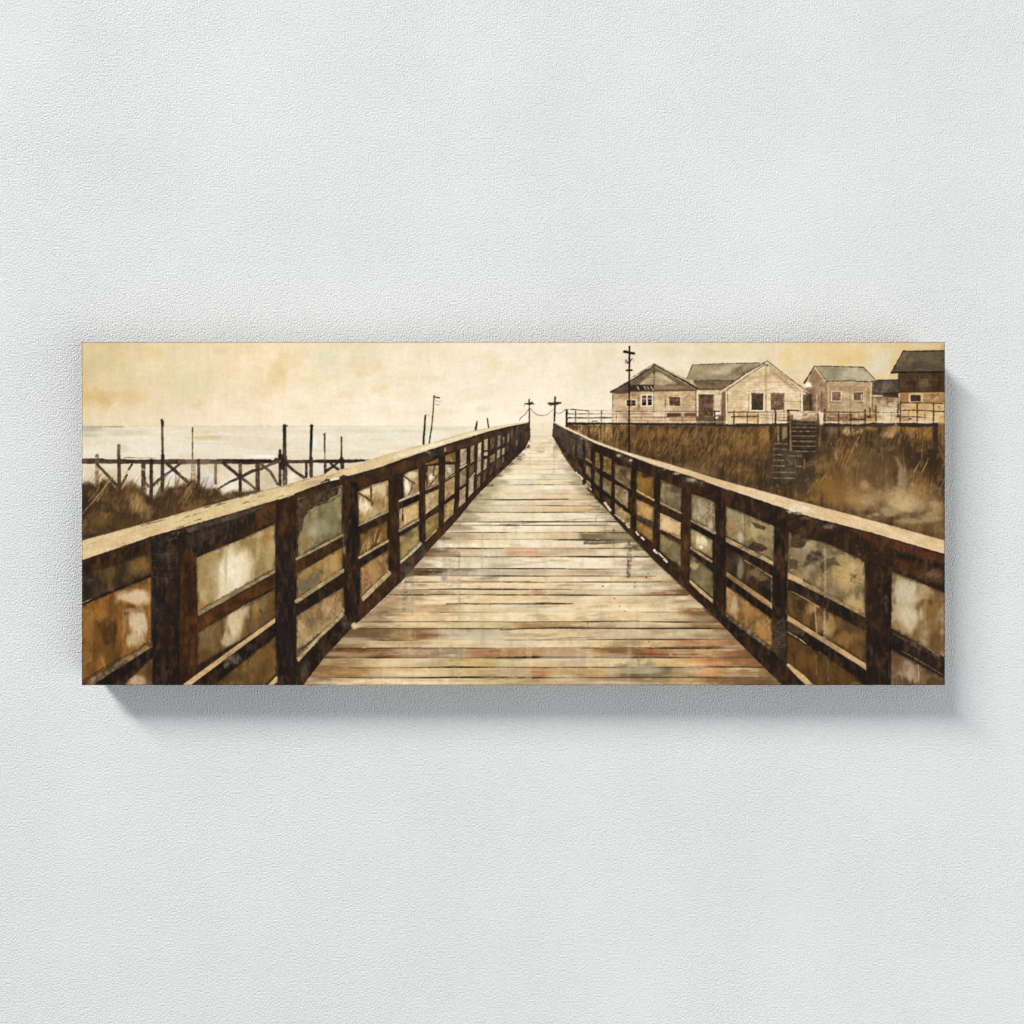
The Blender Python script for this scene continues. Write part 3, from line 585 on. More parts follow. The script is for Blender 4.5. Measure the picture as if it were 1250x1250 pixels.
def paint_porch():
    dk = (56, 42, 33)
    cream = (240, 230, 208)
    P([(692.5, 502), (746, 501.5), (746, 516), (692.5, 516)], cream, (232, 220, 196), (10, 5), amp=.05, lab=K_PORCH)
    P([(748, 504), (848, 503), (850, 516), (748, 516)], (208, 176, 136), (182, 142, 106), (12, 3), a=.75, amp=.2, lab=K_PORCH)
    for y in (502.4, 507, 511.4):
        Lw([(750, y), (798, y + .4), (816, y)], 1.3, (236, 218, 184), a=.75, dry=.3)
    for y, c in [(505, (150, 100, 70)), (509.5, (170, 122, 88)), (513.6, (160, 116, 84))]:
        Lw([(748, y), (800, y + .3), (848, y)], 1, c, a=.7, dry=.4)
    P([(814, 504.6), (831.6, 504.4), (831.6, 508.6), (814, 508.8)], (74, 52, 40), a=.85, r=.9); P([(835, 503.6), (850, 503.4), (850, 508.6), (835, 508.8)], (96, 68, 52), a=.8, r=.9); Lw([(833, 502), (833, 511)], 1.3, (210, 176, 136)); P([(798, 503.4), (813, 503.4), (812, 508), (798, 508)], (236, 216, 182), a=.7, r=1)
    P([(756, 506), (768, 506), (768, 516), (756, 516)], (176, 150, 120), a=.6); Lw([(754, 503), (754, 516)], 1.3, (232, 214, 180)); Lw([(752.6, 503), (752.6, 516)], .8, (120, 88, 62))
    for y, w in ((505.2, 1), (510.1, 1.3)):
        Lw([(693, y), (746, y)], w, (112, 84, 60), dry=.25, lab=K_PORCH)
    Lw([(694, 510), (716, 510.2)], 1.3, dk, a=.8, dry=.2); Lw([(736, 509.8), (746, 509.6)], 1.4, dk, a=.9); Lw([(723, 514.4), (729, 514)], 1.4, (66, 52, 40), a=.9)
    Lw([(690.6, 500), (700, 499.8), (719, 501.4)], [.8, 1.2, 1.6], (66, 50, 38), lab=K_PORCH); Lw([(719, 501.2), (748, 501)], .8, (190, 164, 126))
    for x, c in ((702.6, (120, 88, 60)), (718.6, (196, 166, 124)), (734.2, (140, 106, 74))):
        Lw([(x, 501), (x, 516)], 1.4, c)
    Lw([(691.8, 501), (691.6, 521)], 2.6, (36, 27, 22), lab=K_PORCH)
    # middle, house 2 front
    P([(850, 508), (884, 508), (884, 518), (850, 518)], (100, 80, 58), (80, 64, 48), (5, 5), a=.85, r=1.2); P([(872.6, 503), (880, 502.6), (880, 505.6), (873, 506)], (238, 222, 190)); P([(873, 508.4), (876.5, 508.4), (876.5, 511), (873, 511)], (232, 212, 176)); Lw([(866, 501.6), (878, 502.2)], 1.3, dk); Lw([(872.4, 503), (872.4, 518)], 1.6, dk, dry=.2)
    P([(888, 504), (926, 503), (926, 517), (888, 517)], (222, 184, 124), (204, 152, 88), (8, 5), a=.85, amp=.15); P([(926, 503), (980, 502), (980, 517), (926, 517)], (230, 206, 164), (206, 174, 128), (6, 5), a=.7, amp=.2)
    for p in [[(889, 503.4), (925, 503.2)], [(893, 508.8), (926, 508)]]:
        Lw(p, 1.4, (84, 62, 48), lab=K_PORCH)
    Lw([(927, 503), (940, 502.4)], .9, (130, 104, 78), a=.8, dry=.3); Lw([(930, 507), (944, 507.4)], .9, (150, 116, 84), a=.8, dry=.4); Lw([(948, 506), (962, 506)], .8, (160, 128, 92), a=.7)
    for x, y0, w in ((896, 502, 1.9), (912.4, 503, 1.4), (925.4, 503, 1.3), (943.4, 503, 1.4)):
        Lw([(x, y0), (x - .4, 522)], w, (84, 64, 50), a=.9, lab=K_PORCH)
    Lw([(945.4, 499), (946.6, 504), (946.8, 520)], [1.2, 2.4, 2.4], (60, 45, 36)); Lw([(944.2, 503), (943.4, 520)], 1, (236, 216, 178), a=.7); Lw([(957, 501), (957, 514)], .9, (170, 134, 98), a=.7)
    Lw([(961, 500.8), (977, 501.4)], 1.5, (66, 50, 40)); Lw([(962, 501), (962, 524)], 2, (62, 47, 38), lab=K_PORCH); P([(963, 507), (968.5, 506), (968.5, 514), (963, 514)], (120, 94, 66), a=.8); Lw([(950, 513.4), (977, 514)], 1.1, (70, 54, 42), dry=.2); P([(948, 514.4), (961, 514.6), (961, 516.4), (948, 516.4)], (240, 226, 194), a=.9)
    P([(977, 502), (998, 502), (998, 512), (977, 512)], (226, 202, 166), (176, 140, 108), (5, 3), amp=.25); Lw([(980, 508), (996, 506)], 1, (130, 96, 72), a=.7, dry=.4)
    # house 3 porch
    P([(1008, 504), (1056, 503.6), (1056, 517), (1008, 517)], (196, 160, 108), (160, 124, 80), (6, 4), a=.85, amp=.3)
    Lw([(1008, 503.4), (1056, 503.2)], 1.3, (80, 60, 44), dry=.15, lab=K_PORCH); Lw([(1038, 512), (1056, 512)], 1.9, (66, 50, 38), lab=K_PORCH); Lw([(1009, 510), (1036, 510.6)], 1, (120, 92, 62), dry=.4)
    for q in range(24):
        B(1010 + rng.uniform(0, 28), 505 + rng.uniform(0, 9), rng.uniform(1, 3.4), rng.uniform(.6, 1.4), (104, 78, 54), a=.6)
    P([(1058, 502), (1068, 502), (1068, 516), (1058, 516)], (206, 160, 98), (186, 130, 70), (5, 4), a=.85); P([(1058, 507), (1063.6, 507), (1063.6, 510.4), (1058, 510.4)], (70, 52, 40), r=.8); Lw([(1062, 498), (1062, 508)], 1.4, (74, 56, 42))
    for x, y0, y1, w in ((1023.6, 503, 526, 2.2), (1038.4, 503, 528, 2.2), (1056, 501, 520, 3), (1006.6, 500, 528, 3), (1069, 497, 520, 1.4)):
        Lw([(x, y0), (x, y1)], w, (78, 60, 46), a=.92, dry=.1, lab=K_PORCH)
    # house 5 porch
    P([(1098, 492), (1153, 491.6), (1153, 516), (1098, 516)], (222, 184, 130), (204, 162, 106), (12, 6), a=.85, amp=.18); P([(1071, 509), (1098, 509), (1098, 516), (1071, 516)], (226, 196, 146), a=.85, f=2)
    for p, w in [([(1099, 491.8), (1130, 491.8), (1142, 492.4), (1150, 492.4)], 1.4), ([(1099, 501), (1122, 500.8), (1140, 502), (1153, 502.4)], [1.2, 1.4, 1.8]), ([(1095, 508.6), (1118, 508.8), (1134, 510)], [1.4, 1.4, .7])]:
        Lw(p, w, (70, 50, 38), dry=.2, lab=K_PORCH)
    Lw([(1109, 511.4), (1112, 511.2)], 1.3, (36, 26, 22)); Lw([(1145, 497), (1148, 496)], .9, (90, 64, 46))
    for x, y0, w in ((1099, 490, 1.7), (1119.6, 492, 1.6), (1139.6, 492, 1.8)):
        Lw([(x, y0), (x, 517)], w, (80, 59, 45), lab=K_PORCH)
    Lw([(1095.6, 500), (1096, 509)], 1.6, (70, 52, 40), dry=.3); P([(1138.6, 516), (1145.4, 516), (1145, 540), (1139, 540)], (62, 47, 36), f=2, lab=K_PORCH)
    for xa, xb, y in [(748, 852, 502.2), (884, 962, 502.8), (1004, 1070, 503), (1070, 1100, 503.6)]:
        Lw([(xa, y), ((xa + xb) / 2, y + .3), (xb, y)], 1.1, (104, 80, 60), a=.75, dry=.3, lab=K_PORCH)
        Lw([(xa, y + 1.4), (xb, y + 1.4)], .8, (242, 228, 198), a=.55, dry=.4)
        Lw([(xa, y + 7), (xb, y + 7.2)], .9, (122, 94, 68), a=.6, dry=.35)
    for x in (765, 783, 812, 833, 858, 908, 936, 1014, 1030, 1048, 1078, 1088, 1109, 1129):
        Lw([(x, 502), (x, 516)], 1, (116, 88, 64), a=.55, dry=.2)
    Lw([(692, 514.6), (800, 515), (960, 515), (1008, 515.6), (1145, 515)], 1.3, (238, 222, 190), a=.65, dry=.3)
    # beams
    P([(691, 515.4), (748, 516), (850, 516.4), (850, 519), (800, 519.4), (748, 518.6), (691, 518.8)], (54, 40, 32), amp=.2, r=.7, lab=K_PORCH)
    P([(850, 517), (884, 517.6), (960, 516.6), (968, 517), (968, 519.4), (900, 521), (850, 520)], (62, 48, 38), amp=.25, r=1, lab=K_PORCH)
    P([(1005, 517), (1056, 517.6), (1066, 515.4), (1072, 516.6), (1094, 516.2), (1090, 520), (1070, 521.6), (1056, 521), (1005, 520.4)], (58, 44, 35), (76, 58, 44), (6, 4), amp=.2, r=1, lab=K_PORCH)
    P([(1094, 516.2), (1145, 516.6), (1145, 521), (1120, 521.6), (1098, 520.6)], (60, 45, 34), amp=.2, r=1, lab=K_PORCH)
    for x, y1, w in ((703, 524, 2.4), (718.6, 535, 3.4), (748, 530, 2.4), (733, 536, 1.6), (778, 526, 1.2)):
        Lw([(x, 518), (x + .6, y1)], w, (62, 46, 34), a=.75, dry=.2)
    Lw([(753, 518), (760, 533)], .9, (50, 37, 28), a=.8); Lw([(1043, 527), (1052, 520)], 1.3, (80, 58, 42))


def paint_stair():
    P([(945, 534), (966, 514), (999, 513), (997, 552), (980, 572), (970, 592), (943, 592)], (74, 58, 43), (56, 44, 34), (6, 6), f=7, r=2, amp=.4, a=.7, lab=K_STAIR)
    Lw([(999, 503), (999.6, 530), (984, 560), (972, 590)], 1.5, (60, 46, 36), a=.75, dry=.2, lab=K_STAIR)
    Lw([(964, 503), (963.4, 522), (944, 544), (943, 590)], 1.4, (92, 72, 52), a=.7, dry=.25, lab=K_STAIR)
    P([(966, 513), (998, 512.6), (999, 530), (995, 553), (966, 552)], (76, 60, 45), (56, 44, 35), (5, 5), f=2.5, r=1.5, amp=.5, a=.85, lab=K_STAIR)
    P([(944, 540), (962, 540), (958, 566), (970, 574), (968, 594), (943, 586)], (70, 56, 42), (84, 67, 48), (5, 5), f=4, r=2, amp=.5, a=.8, lab=K_STAIR)
    P([(956, 548), (978, 552), (984, 574), (970, 580), (955, 590), (952, 572)], (100, 84, 58), (80, 66, 46), (6, 6), a=.75, f=4, r=2, lab=K_STAIR)
    ln = (170, 146, 102)
    for y in (513.4, 517.4, 521.6, 526.4, 532, 538.4, 544.4, 550.6):
        Lw([(967 + (y < 516) * 10, y), (980, y + .2), (996, y + .3)], .95, ln, a=.85, dry=.25)
    for x0, x1, y in ((946, 961, 541.6), (944, 960, 548.2), (944, 957, 555), (944, 956, 561.6), (942.6, 957, 568.4), (942, 970, 576.4), (943, 970, 583.4)):
        Lw([(x0, y), (x1, y + .4)], 1.1, (178, 156, 114), a=.8, dry=.25)
    Lw([(964.6, 519), (965.4, 550)], [1.6, 3], (166, 136, 84), a=.85, dry=.25); Lw([(949.2, 521), (950.4, 540)], 1.8, (178, 148, 96), a=.8, dry=.2); Lw([(953, 520), (953, 540)], 1.3, (46, 35, 29)); Lw([(941, 520), (940.6, 536)], 1.6, (50, 38, 30), a=.8); Lw([(943.6, 530), (943, 578)], .9, (120, 98, 68), a=.6, dry=.4)
    P([(955, 521), (961, 521), (961, 534), (955, 536)], (176, 150, 108), a=.7, f=2, r=1.2); Lw([(962.6, 519), (962.6, 545)], 1.6, (44, 34, 28)); Lw([(998.6, 502), (999, 530), (996, 552)], [2, 1.4], (78, 60, 46), a=.85); Lw([(1002, 520), (1001, 536)], [1.2, 2], (160, 104, 52), a=.7)
    Lw([(982, 560), (982, 571)], 1.6, (150, 126, 82), a=.8); Lw([(971, 561), (970.6, 576)], .8, (150, 130, 92), a=.6); Lw([(962, 556.4), (978, 556.6)], 1.4, (160, 140, 104), a=.7, dry=.3); Lw([(972, 569), (977.6, 569.4)], 1.3, (176, 156, 118), a=.8); Lw([(962, 561), (966, 566), (962, 567)], 2.4, (150, 130, 92), a=.6, dry=.3); Lw([(999.6, 503), (1001.6, 511)], 4, (228, 208, 174), a=.8, dry=.3)
    for y in np.arange(515, 552, 6.2):
        Lw([(968, y + 3), (995, y + 3.2)], 2.0, (48, 37, 30), a=.5, dry=.4)


def paint_poles():
    Lw([(768.3, 423.6), (768, 470), (768, 520), (767.8, 556)], [2.4, 1.9, 1.9, 2.2], (36, 27, 22), r=.3, amp=.2, lab=K_POLE)
    B(768.3, 423.4, 1.7, 1.4, (34, 26, 21), 1, hard=.9); Lw([(762.2, 429.4), (768, 430.4), (773.4, 431.4)], [3.2, 3, 3.4], (34, 26, 21), lab=K_POLE); Lw([(764.8, 452), (771.2, 452)], [2.4, 3.4, 2.4], (34, 26, 21), lab=K_POLE)
    Lw([(764.2, 440), (766, 443), (768, 443)], [2, 1.6], (44, 34, 28)); Lw([(771.6, 437.8), (769, 441)], 1.1, (54, 42, 34)); Lw([(762.6, 441.6), (764, 443.6)], .7, (120, 100, 80)); Lw([(773.4, 438), (773.8, 442)], .6, (150, 130, 104)); Lw([(767.8, 555), (767.4, 563)], 1.2, (150, 126, 92), a=.7)
    # far posts
    Lw([(646, 487.6), (646.2, 500), (646.4, 536)], [1.8, 1.6, 1.7], (62, 47, 37), r=.3, lab=K_CROSS[0]); Lw([(640.6, 492.4), (646, 493.2), (649.6, 492.4)], [1.6, 3, 2.4], (50, 37, 29), lab=K_CROSS[0]); Lw([(649.4, 491), (651.8, 493.6)], 1.6, (58, 44, 34)); Lw([(641, 493.6), (640, 495.6)], .7, (90, 72, 56))
    Lw([(677.6, 485), (677.4, 495), (676.8, 514.6)], [2.6, 2.2, 1.8], (58, 42, 33), r=.3, lab=K_CROSS[1]); Lw([(670, 492.4), (677, 492.8), (684, 491.8)], [2.6, 4, 2.8], (74, 54, 41), lab=K_CROSS[1]); Lw([(671, 494), (673, 494.6)], 2, (70, 52, 40)); Lw([(676.8, 499), (676.7, 514)], 1, (26, 20, 16))
    for p in [[(644.8, 500), (641, 506), (635.6, 510), (634, 513)], [(647.6, 498), (650, 502), (656, 506.4), (662, 507.4), (668, 506), (674.6, 500.6)], [(678.6, 503.4), (682, 505), (686, 503.4), (690.4, 499.6)]]:
        Lw(p, .95, (120, 100, 76), a=.9, r=.2, amp=.2, lab=K_CHAIN)


DL = [(646.4, 534), (640, 548), (630, 558), (622, 566), (604, 583), (582, 605), (560, 632), (520.6, 675), (488, 711.6), (436, 760.5), (425.6, 770), (396.4, 802), (367, 836), (366, 840)]
DR = [(673.6, 532), (682, 545), (688, 556), (699, 572), (716, 593.5), (731.7, 613.5), (747, 629), (770, 655), (782.7, 667.5), (798, 684), (814, 699), (828, 710), (854, 736), (880, 761.5), (903, 785), (957, 836), (961, 840)]


def paint_deck():
    yl = [p[1] for p in DL]; xl = [p[0] for p in DL]; yr = [p[1] for p in DR]; xr = [p[0] for p in DR]
    P([(646.4, 516), (674, 516)] + DR + DL[::-1], (212, 196, 162), (204, 186, 150), (40, 8), amp=.06, f=1.2, r=.5, lab=K_DECK)
    L = lambda y: np.interp(y, yl, xl); R = lambda y: np.interp(y, yr, xr)
    # far end melts into the sky
    sl = box(640, 505, 690, 545)
    put(sl, (1 - sstep(512, 534, YY[sl])) * ((XX[sl] > 647) & (XX[sl] < 675.5)) * .9, np.array((232, 216, 182)))
    ys = [536, 539.5, 543, 546.5, 550, 553.8, 558, 562.5, 567.5, 573, 579, 585.2, 591.8, 597, 602.5, 610, 617, 625.5, 637, 641.5, 650, 658.8, 669, 679.5, 694, 703, 710.6, 719.4, 726.2, 737, 747, 759.2, 767.2, 781, 791, 802.6, 814.6, 827.2, 842]
    lt, wm, gy, tn, bn, pk, gn = (235, 219, 186), (232, 206, 158), (204, 193, 168), (206, 174, 126), (150, 108, 66), (226, 202, 172), (200, 188, 154)
    spec = {827.2: [(367, tn), (420, wm), (500, wm), (600, (206, 186, 130)), (690, (186, 152, 112)), (740, (178, 148, 112)), (790, (150, 128, 96)), (840, (196, 166, 114)), (880, (150, 112, 72)), (957, (140, 106, 66))],
            814.6: [(370, (196, 152, 94)), (450, (190, 146, 92)), (480, (222, 190, 132)), (580, (206, 176, 122)), (630, (190, 176, 140)), (660, (186, 136, 90)), (672, (196, 160, 106)), (740, (196, 162, 108)), (772, (120, 104, 76)), (800, (142, 130, 96)), (840, (170, 140, 98)), (870, (214, 158, 96)), (900, (214, 190, 140)), (950, (156, 120, 78))],
            802.6: [(385, (206, 170, 114)), (420, (176, 146, 104)), (440, (206, 180, 130)), (530, (196, 178, 132)), (570, (206, 176, 116)), (620, (190, 170, 116)), (670, (214, 186, 136)), (690, (206, 178, 146)), (760, (220, 200, 152)), (800, (206, 180, 128)), (835, (212, 168, 108)), (860, (204, 144, 92)), (900, (196, 140, 92)), (935, (172, 124, 80))],
            791: [(400, (84, 52, 26)), (430, (130, 84, 44)), (480, (118, 68, 32)), (520, (138, 90, 50)), (545, (120, 100, 72)), (580, (160, 104, 60)), (620, (180, 136, 86)), (690, (156, 110, 66)), (720, (184, 144, 92)), (745, (150, 108, 66)), (770, (142, 104, 66)), (800, (160, 96, 56)), (830, (186, 150, 104)), (870, (196, 150, 98)), (925, (150, 106, 66))],
            781: [(410, (172, 136, 84)), (450, (190, 162, 112)), (540, (206, 182, 130)), (560, (220, 190, 128)), (600, (206, 194, 160)), (650, (196, 180, 146)), (665, (222, 198, 150)), (740, (222, 196, 146)), (755, (190, 164, 116)), (800, (212, 182, 130)), (840, (196, 140, 92)), (900, (170, 124, 82))],
            767.2: [(425, (140, 112, 74)), (455, (130, 108, 76)), (490, (170, 136, 92)), (520, (136, 96, 62)), (545, (176, 156, 122)), (580, (182, 168, 134)), (640, (216, 194, 150)), (700, (220, 192, 144)), (715, (206, 180, 144)), (780, (206, 182, 148)), (840, (196, 176, 138)), (890, (150, 124, 88))],
            759.2: [(436, (206, 178, 128)), (500, (222, 200, 150)), (620, (206, 184, 134)), (640, (180, 136, 84)), (690, (176, 140, 90)), (716, (190, 162, 112)), (760, (206, 182, 136)), (820, (214, 192, 150)), (850, (160, 120, 78)), (880, (150, 112, 72))],
            747: [(450, (196, 166, 126)), (500, (222, 190, 138)), (560, (226, 200, 152)), (650, (232, 208, 162)), (760, (228, 202, 154)), (830, (220, 196, 150)), (850, (176, 140, 92)), (870, (164, 126, 80))],
            719.4: [(480, (196, 170, 122)), (520, (180, 150, 106)), (545, (150, 118, 80)), (560, (206, 184, 138)), (640, (214, 190, 146)), (655, (190, 130, 90)), (668, (206, 186, 140)), (760, (206, 182, 138)), (790, (206, 178, 132)), (820, (176, 138, 90)), (840, (140, 106, 64))],
            694: [(500, (150, 112, 72)), (530, (120, 96, 68)), (560, (150, 132, 104)), (600, (180, 168, 140)), (640, (190, 172, 140)), (665, (176, 140, 110)), (675, (190, 166, 128)), (715, (184, 144, 104)), (735, (176, 150, 116)), (760, (200, 184, 154)), (800, (190, 178, 150))],
            669: [(520, (176, 140, 96)), (560, (190, 160, 118)), (600, (206, 190, 150)), (625, (206, 168, 132)), (648, (212, 178, 142)), (668, (204, 184, 146)), (740, (216, 192, 150)), (780, (206, 184, 144))],
            650: [(540, (170, 146, 102)), (560, (200, 176, 130)), (640, (216, 196, 148)), (700, (206, 176, 130)), (712, (130, 114, 84)), (760, (110, 96, 70)), (775, (140, 118, 84))],
            617: [(572, (186, 172, 130)), (620, (206, 192, 154)), (680, (204, 170, 118)), (706, (206, 150, 92)), (716, (214, 168, 96)), (735, (196, 168, 124))],
            602.5: [(586, (176, 162, 118)), (620, (220, 206, 172)), (700, (216, 186, 142)), (722, (186, 164, 126))]}
    r = np.random.default_rng(5)
    for i in range(len(ys) - 1):
        y0, y1 = ys[i], ys[i + 1]
        slr = box(L(y1) - 4, y0 - 2.5, R(y1) + 4, y1 + 2.5)
        if slr is None: continue
        x = XX[slr][0]
        if y0 in spec:
            ks = spec[y0]
            kx = [k[0] for k in ks]
            c = np.stack([np.interp(x, kx, [k[1][j] for k in ks]) for j in range(3)], -1)
            # hard joins here and there instead of a smooth blend
            st = np.round(np.interp(x, kx, np.arange(len(kx))) + (r.random() - .5) * .3).astype(int)
            ch = np.array([k[1] for k in ks], np.float32)[np.clip(st, 0, len(ks) - 1)]
            c = c * .72 + ch * .28
        else:
            base = np.array(lt if y0 < 690 else wm, np.float32)
            n = max(3, int((x[-1] - x[0]) / 40))
            pts = np.sort(r.uniform(x[0], x[-1], n))
            cs = [base + r.normal(0, 1) * np.array([5, 6, 8]) + (np.array([lt, wm, gy, tn, pk, gn, wm, lt][r.integers(8)]) - base) * r.uniform(.2, .7) for _ in range(n)]
            c = np.stack([np.interp(x, pts, [q[j] for q in cs]) for j in range(3)], -1)
            st = np.searchsorted(pts, x).clip(0, n - 1)
            c = c * .85 + np.array(cs)[st] * .15
        # tone towards the sides under the railings
        yy = YY[slr]
        d = np.minimum(XX[slr] - np.interp(yy, yl, xl), np.interp(yy, yr, xr) - XX[slr])
        tilt = (noise(90, 60, 40 + i % 5)[slr] - .5) * 2.2 * min(1, (y0 - 530) / 120)
        edge = .35 + .25 * min(1, (y0 - 530) / 150)
        m = np.clip((yy - y0 + tilt) / edge + .5, 0, 1) * np.clip((y1 - yy - tilt * .8) / edge + .5, 0, 1) * np.clip(d / 1.2 + .6, 0, 1)
        col = np.broadcast_to(c[None], IMG[slr].shape).copy()
        fib = (noise(26, 1.6, 60 + i % 4, 2)[slr] - .5)[..., None]
        col += fib * np.array([9, 10, 11]) + (noise(7, 5, 70 + i % 4, 2)[slr] - .5)[..., None] * np.array([15, 16, 19])
        put(slr, m, col)
    # dark gaps between planks
    gaps = {827.2: (390, 960, .8), 814.6: (380, 940, .8), 802.6: (388, 930, .85), 791: (410, 905, .8), 781: (430, 885, .55), 767.2: (420, 890, .8), 759.2: (440, 880, .7), 747: (455, 860, .25), 737: (545, 700, .8), 726.2: (475, 840, .75), 719.4: (482, 700, .45), 710.6: (494, 820, .7), 703: (500, 800, .5), 694: (505, 770, .3), 679.5: (525, 795, .9), 669: (530, 780, .35), 658.8: (540, 775, .5), 650: (545, 760, .4), 641.5: (552, 745, .6), 637: (555, 755, .75), 625.5: (564, 740, .5), 617: (575, 735, .3), 610: (580, 728, .55), 602.5: (586, 725, .25), 591.8: (597, 716, .65), 585.2: (602, 705, .25), 579: (610, 700, .3), 573: (614, 697, .4), 567.5: (620, 694, .25), 562.5: (626, 690, .35), 558: (632, 688, .3), 553.8: (635, 685, .3), 550: (640, 682, .2), 546.5: (645, 680, .25), 539.5: (648, 676, .2)}
    for y, (xa, xb, a) in gaps.items():
        xa, xb = max(xa, L(y)), min(xb, R(y))
        n = 8; xs = np.linspace(xa, xb, n); sc = min(1.0, (y - 500) / 220)
        sg = r.uniform(-1, 1, n).cumsum() * .5 * sc
        sg -= np.linspace(sg[0], sg[-1], n) * .8
        wd = np.clip(r.normal(1.0, .5, n), .25, 2.2) * (.55 + .75 * sc)
        Lw(list(zip(xs, y + sg)), list(wd * .85), (66, 47, 32), a=min(1, a * 1.05), dry=.25, r=.12)
        for k in range(int(3 * sc + 1)):
            p = r.uniform(xa, xb - 20); q = p + r.uniform(10, 60) * sc
            yy = y + np.interp((p + q) / 2, xs, sg)
            Lw([(p, yy), ((p + q) / 2, yy + .3), (q, yy)], [.2, r.uniform(.9, 1.7) * sc, .2], (36, 25, 18), a=min(1, a), dry=.08, r=.12)
    # particular dark strokes seen in the picture
    for p, w, a in [([(610, 640.5), (640, 639), (690, 635), (746, 631.5)], [2, 1.2, 1], .8), ([(617, 642), (634, 641.8)], 2, .8), ([(610, 769), (660, 766.6), (712, 765)], [1.6, 2, .8], .85), ([(615, 738), (650, 736), (672, 735.4)], [1, 1.8, 1], .8), ([(664, 780), (700, 778.6), (726, 778.6)], [.8, 1.8, 1], .8), ([(720, 758.8), (780, 757.6)], [1.4, .8], .7), ([(716.4, 758.6), (718, 765)], 1.6, .85), ([(718.6, 759), (718, 765.6)], .7, .7),
                       ([(788, 724), (812, 723.6)], [1.2, 1.8, .8], .8), ([(818, 743.6), (853, 743)], 1, .8), ([(818, 766), (860, 766)], 1.2, .6), ([(750, 826.6), (790, 827), (830, 826.6)], [1, 1.8, 1], .7), ([(650, 828), (690, 827)], [1.6, .8], .7), ([(840, 813.4), (880, 812)], 1.1, .6), ([(840, 825.6), (880, 826)], 1.4, .6), ([(606, 803.5), (640, 802.6), (720, 802.4), (770, 798.6), (860, 799)], [1.2, 1.8, .8, 1, 1.2], .8), ([(610, 791), (700, 790), (720, 789)], [.7, 1, 1.3], .6), ([(800, 790), (880, 789)], 1.3, .75), ([(712, 663), (770, 656)], [4, 5], .0)]:
        if a: Lw(p, (list(np.array(w) * .75) if not np.isscalar(w) else [.2, w * .9, .2]) if len(p) > 2 else w * .6 if np.isscalar(w) else w, (46, 32, 22), a=a * .8, dry=.2, r=.12)
    P([(712, 659.4), (760, 656.4), (776, 657), (775, 662), (730, 664.8), (712, 664.8)], (84, 72, 52), (112, 96, 68), (8, 3), a=.85, r=.8, amp=.3)
    P([(505, 696), (540, 697), (540, 702.5), (505, 702)], (66, 44, 24), (100, 74, 46), (8, 3), a=.9, f=2, r=1); P([(520, 672), (562, 674), (562, 680), (520, 679)], (96, 70, 42), (130, 108, 76), (8, 3), a=.75, f=2, r=1)
    P([(406, 793), (470, 792.6), (540, 793), (540, 802), (400, 803)], (104, 62, 30), (140, 92, 48), (16, 5), a=.5, f=1.5, r=.8)
    for i in range(120):
        y = 560 + 276 * r.random() ** .8; sc = (y - 500) / 330
        xa, xb = L(y), R(y); p = r.uniform(xa, xb); q = r.uniform(20, 150) * sc
        if p + q > xb - 3: continue
        cc = [(242, 226, 192), (236, 214, 172), (216, 190, 150), (176, 142, 102), (150, 116, 80), (206, 192, 162)][r.integers(6)]
        Lw([(p, y), (p + q / 2, y + r.uniform(-.6, .6)), (p + q, y + r.uniform(-.9, .9))], [.3, r.uniform(1, 6) * sc, .3], cc, a=r.uniform(.2, .55), dry=.5, r=.5, f=1.4, amp=.1)
    for i in range(26):
        x = r.uniform(470, 880); y = r.uniform(600, 800); h = r.uniform(18, 60)
        if not (L(y) + 4 < x < R(y) - 4): continue
        Lw([(x, y), (x + r.uniform(-1, 1), y + h)], r.uniform(3, 11), [(244, 230, 200), (170, 156, 128), (150, 132, 106), (232, 214, 176)][i % 4], a=r.uniform(.12, .3), dry=.6, r=1.5, f=2.5, amp=.1)
    sl = box(560, 515, 760, 620)
    put(sl, (1 - sstep(525, 605, YY[sl])) * .4 * (LAB[sl] == K_DECK), np.array((242, 230, 206)))
    # brown tone deepening towards both sides
    sl = box(360, 560, 965, 837); yy = YY[sl]; xx = XX[sl]
    w = np.clip((yy - 540) / 300, 0, 1) * 70 + 10
    d = np.minimum(xx - np.interp(yy, yl, xl), np.interp(yy, yr, xr) - xx) + (noise(24, 5, 91, 3)[sl] - .5) * w * 1.1
    put(sl, np.clip(1 - d / w, 0, 1) ** 1.5 * .55 * (LAB[sl] == K_DECK), np.array((104, 76, 48)))
    for y, (xa, xb, a) in gaps.items():           # joints picked out again over the glazes
        if y < 600 or a < .3: continue
        for k in range(r.integers(2, 4)):
            p = r.uniform(max(xa, L(y)), min(xb, R(y)) - 60); q = min(p + r.uniform(40, 220), min(xb, R(y)) - 2)
            yy = y + r.uniform(-.7, .7)
            Lw([(p, yy), ((2 * p + q) / 3, yy + r.uniform(-.4, .4)), (q, yy + r.uniform(-.5, .5))], [.2, r.uniform(.9, 2.0) * (y - 480) / 300, .25], (34, 23, 16), a=.9, dry=.06, r=.12)
            Lw([(p, yy + 2), (q, yy + 2.2)], [.3, 1.6 * (y - 480) / 300, .3], (244, 228, 190), a=.4, dry=.3, r=.3)
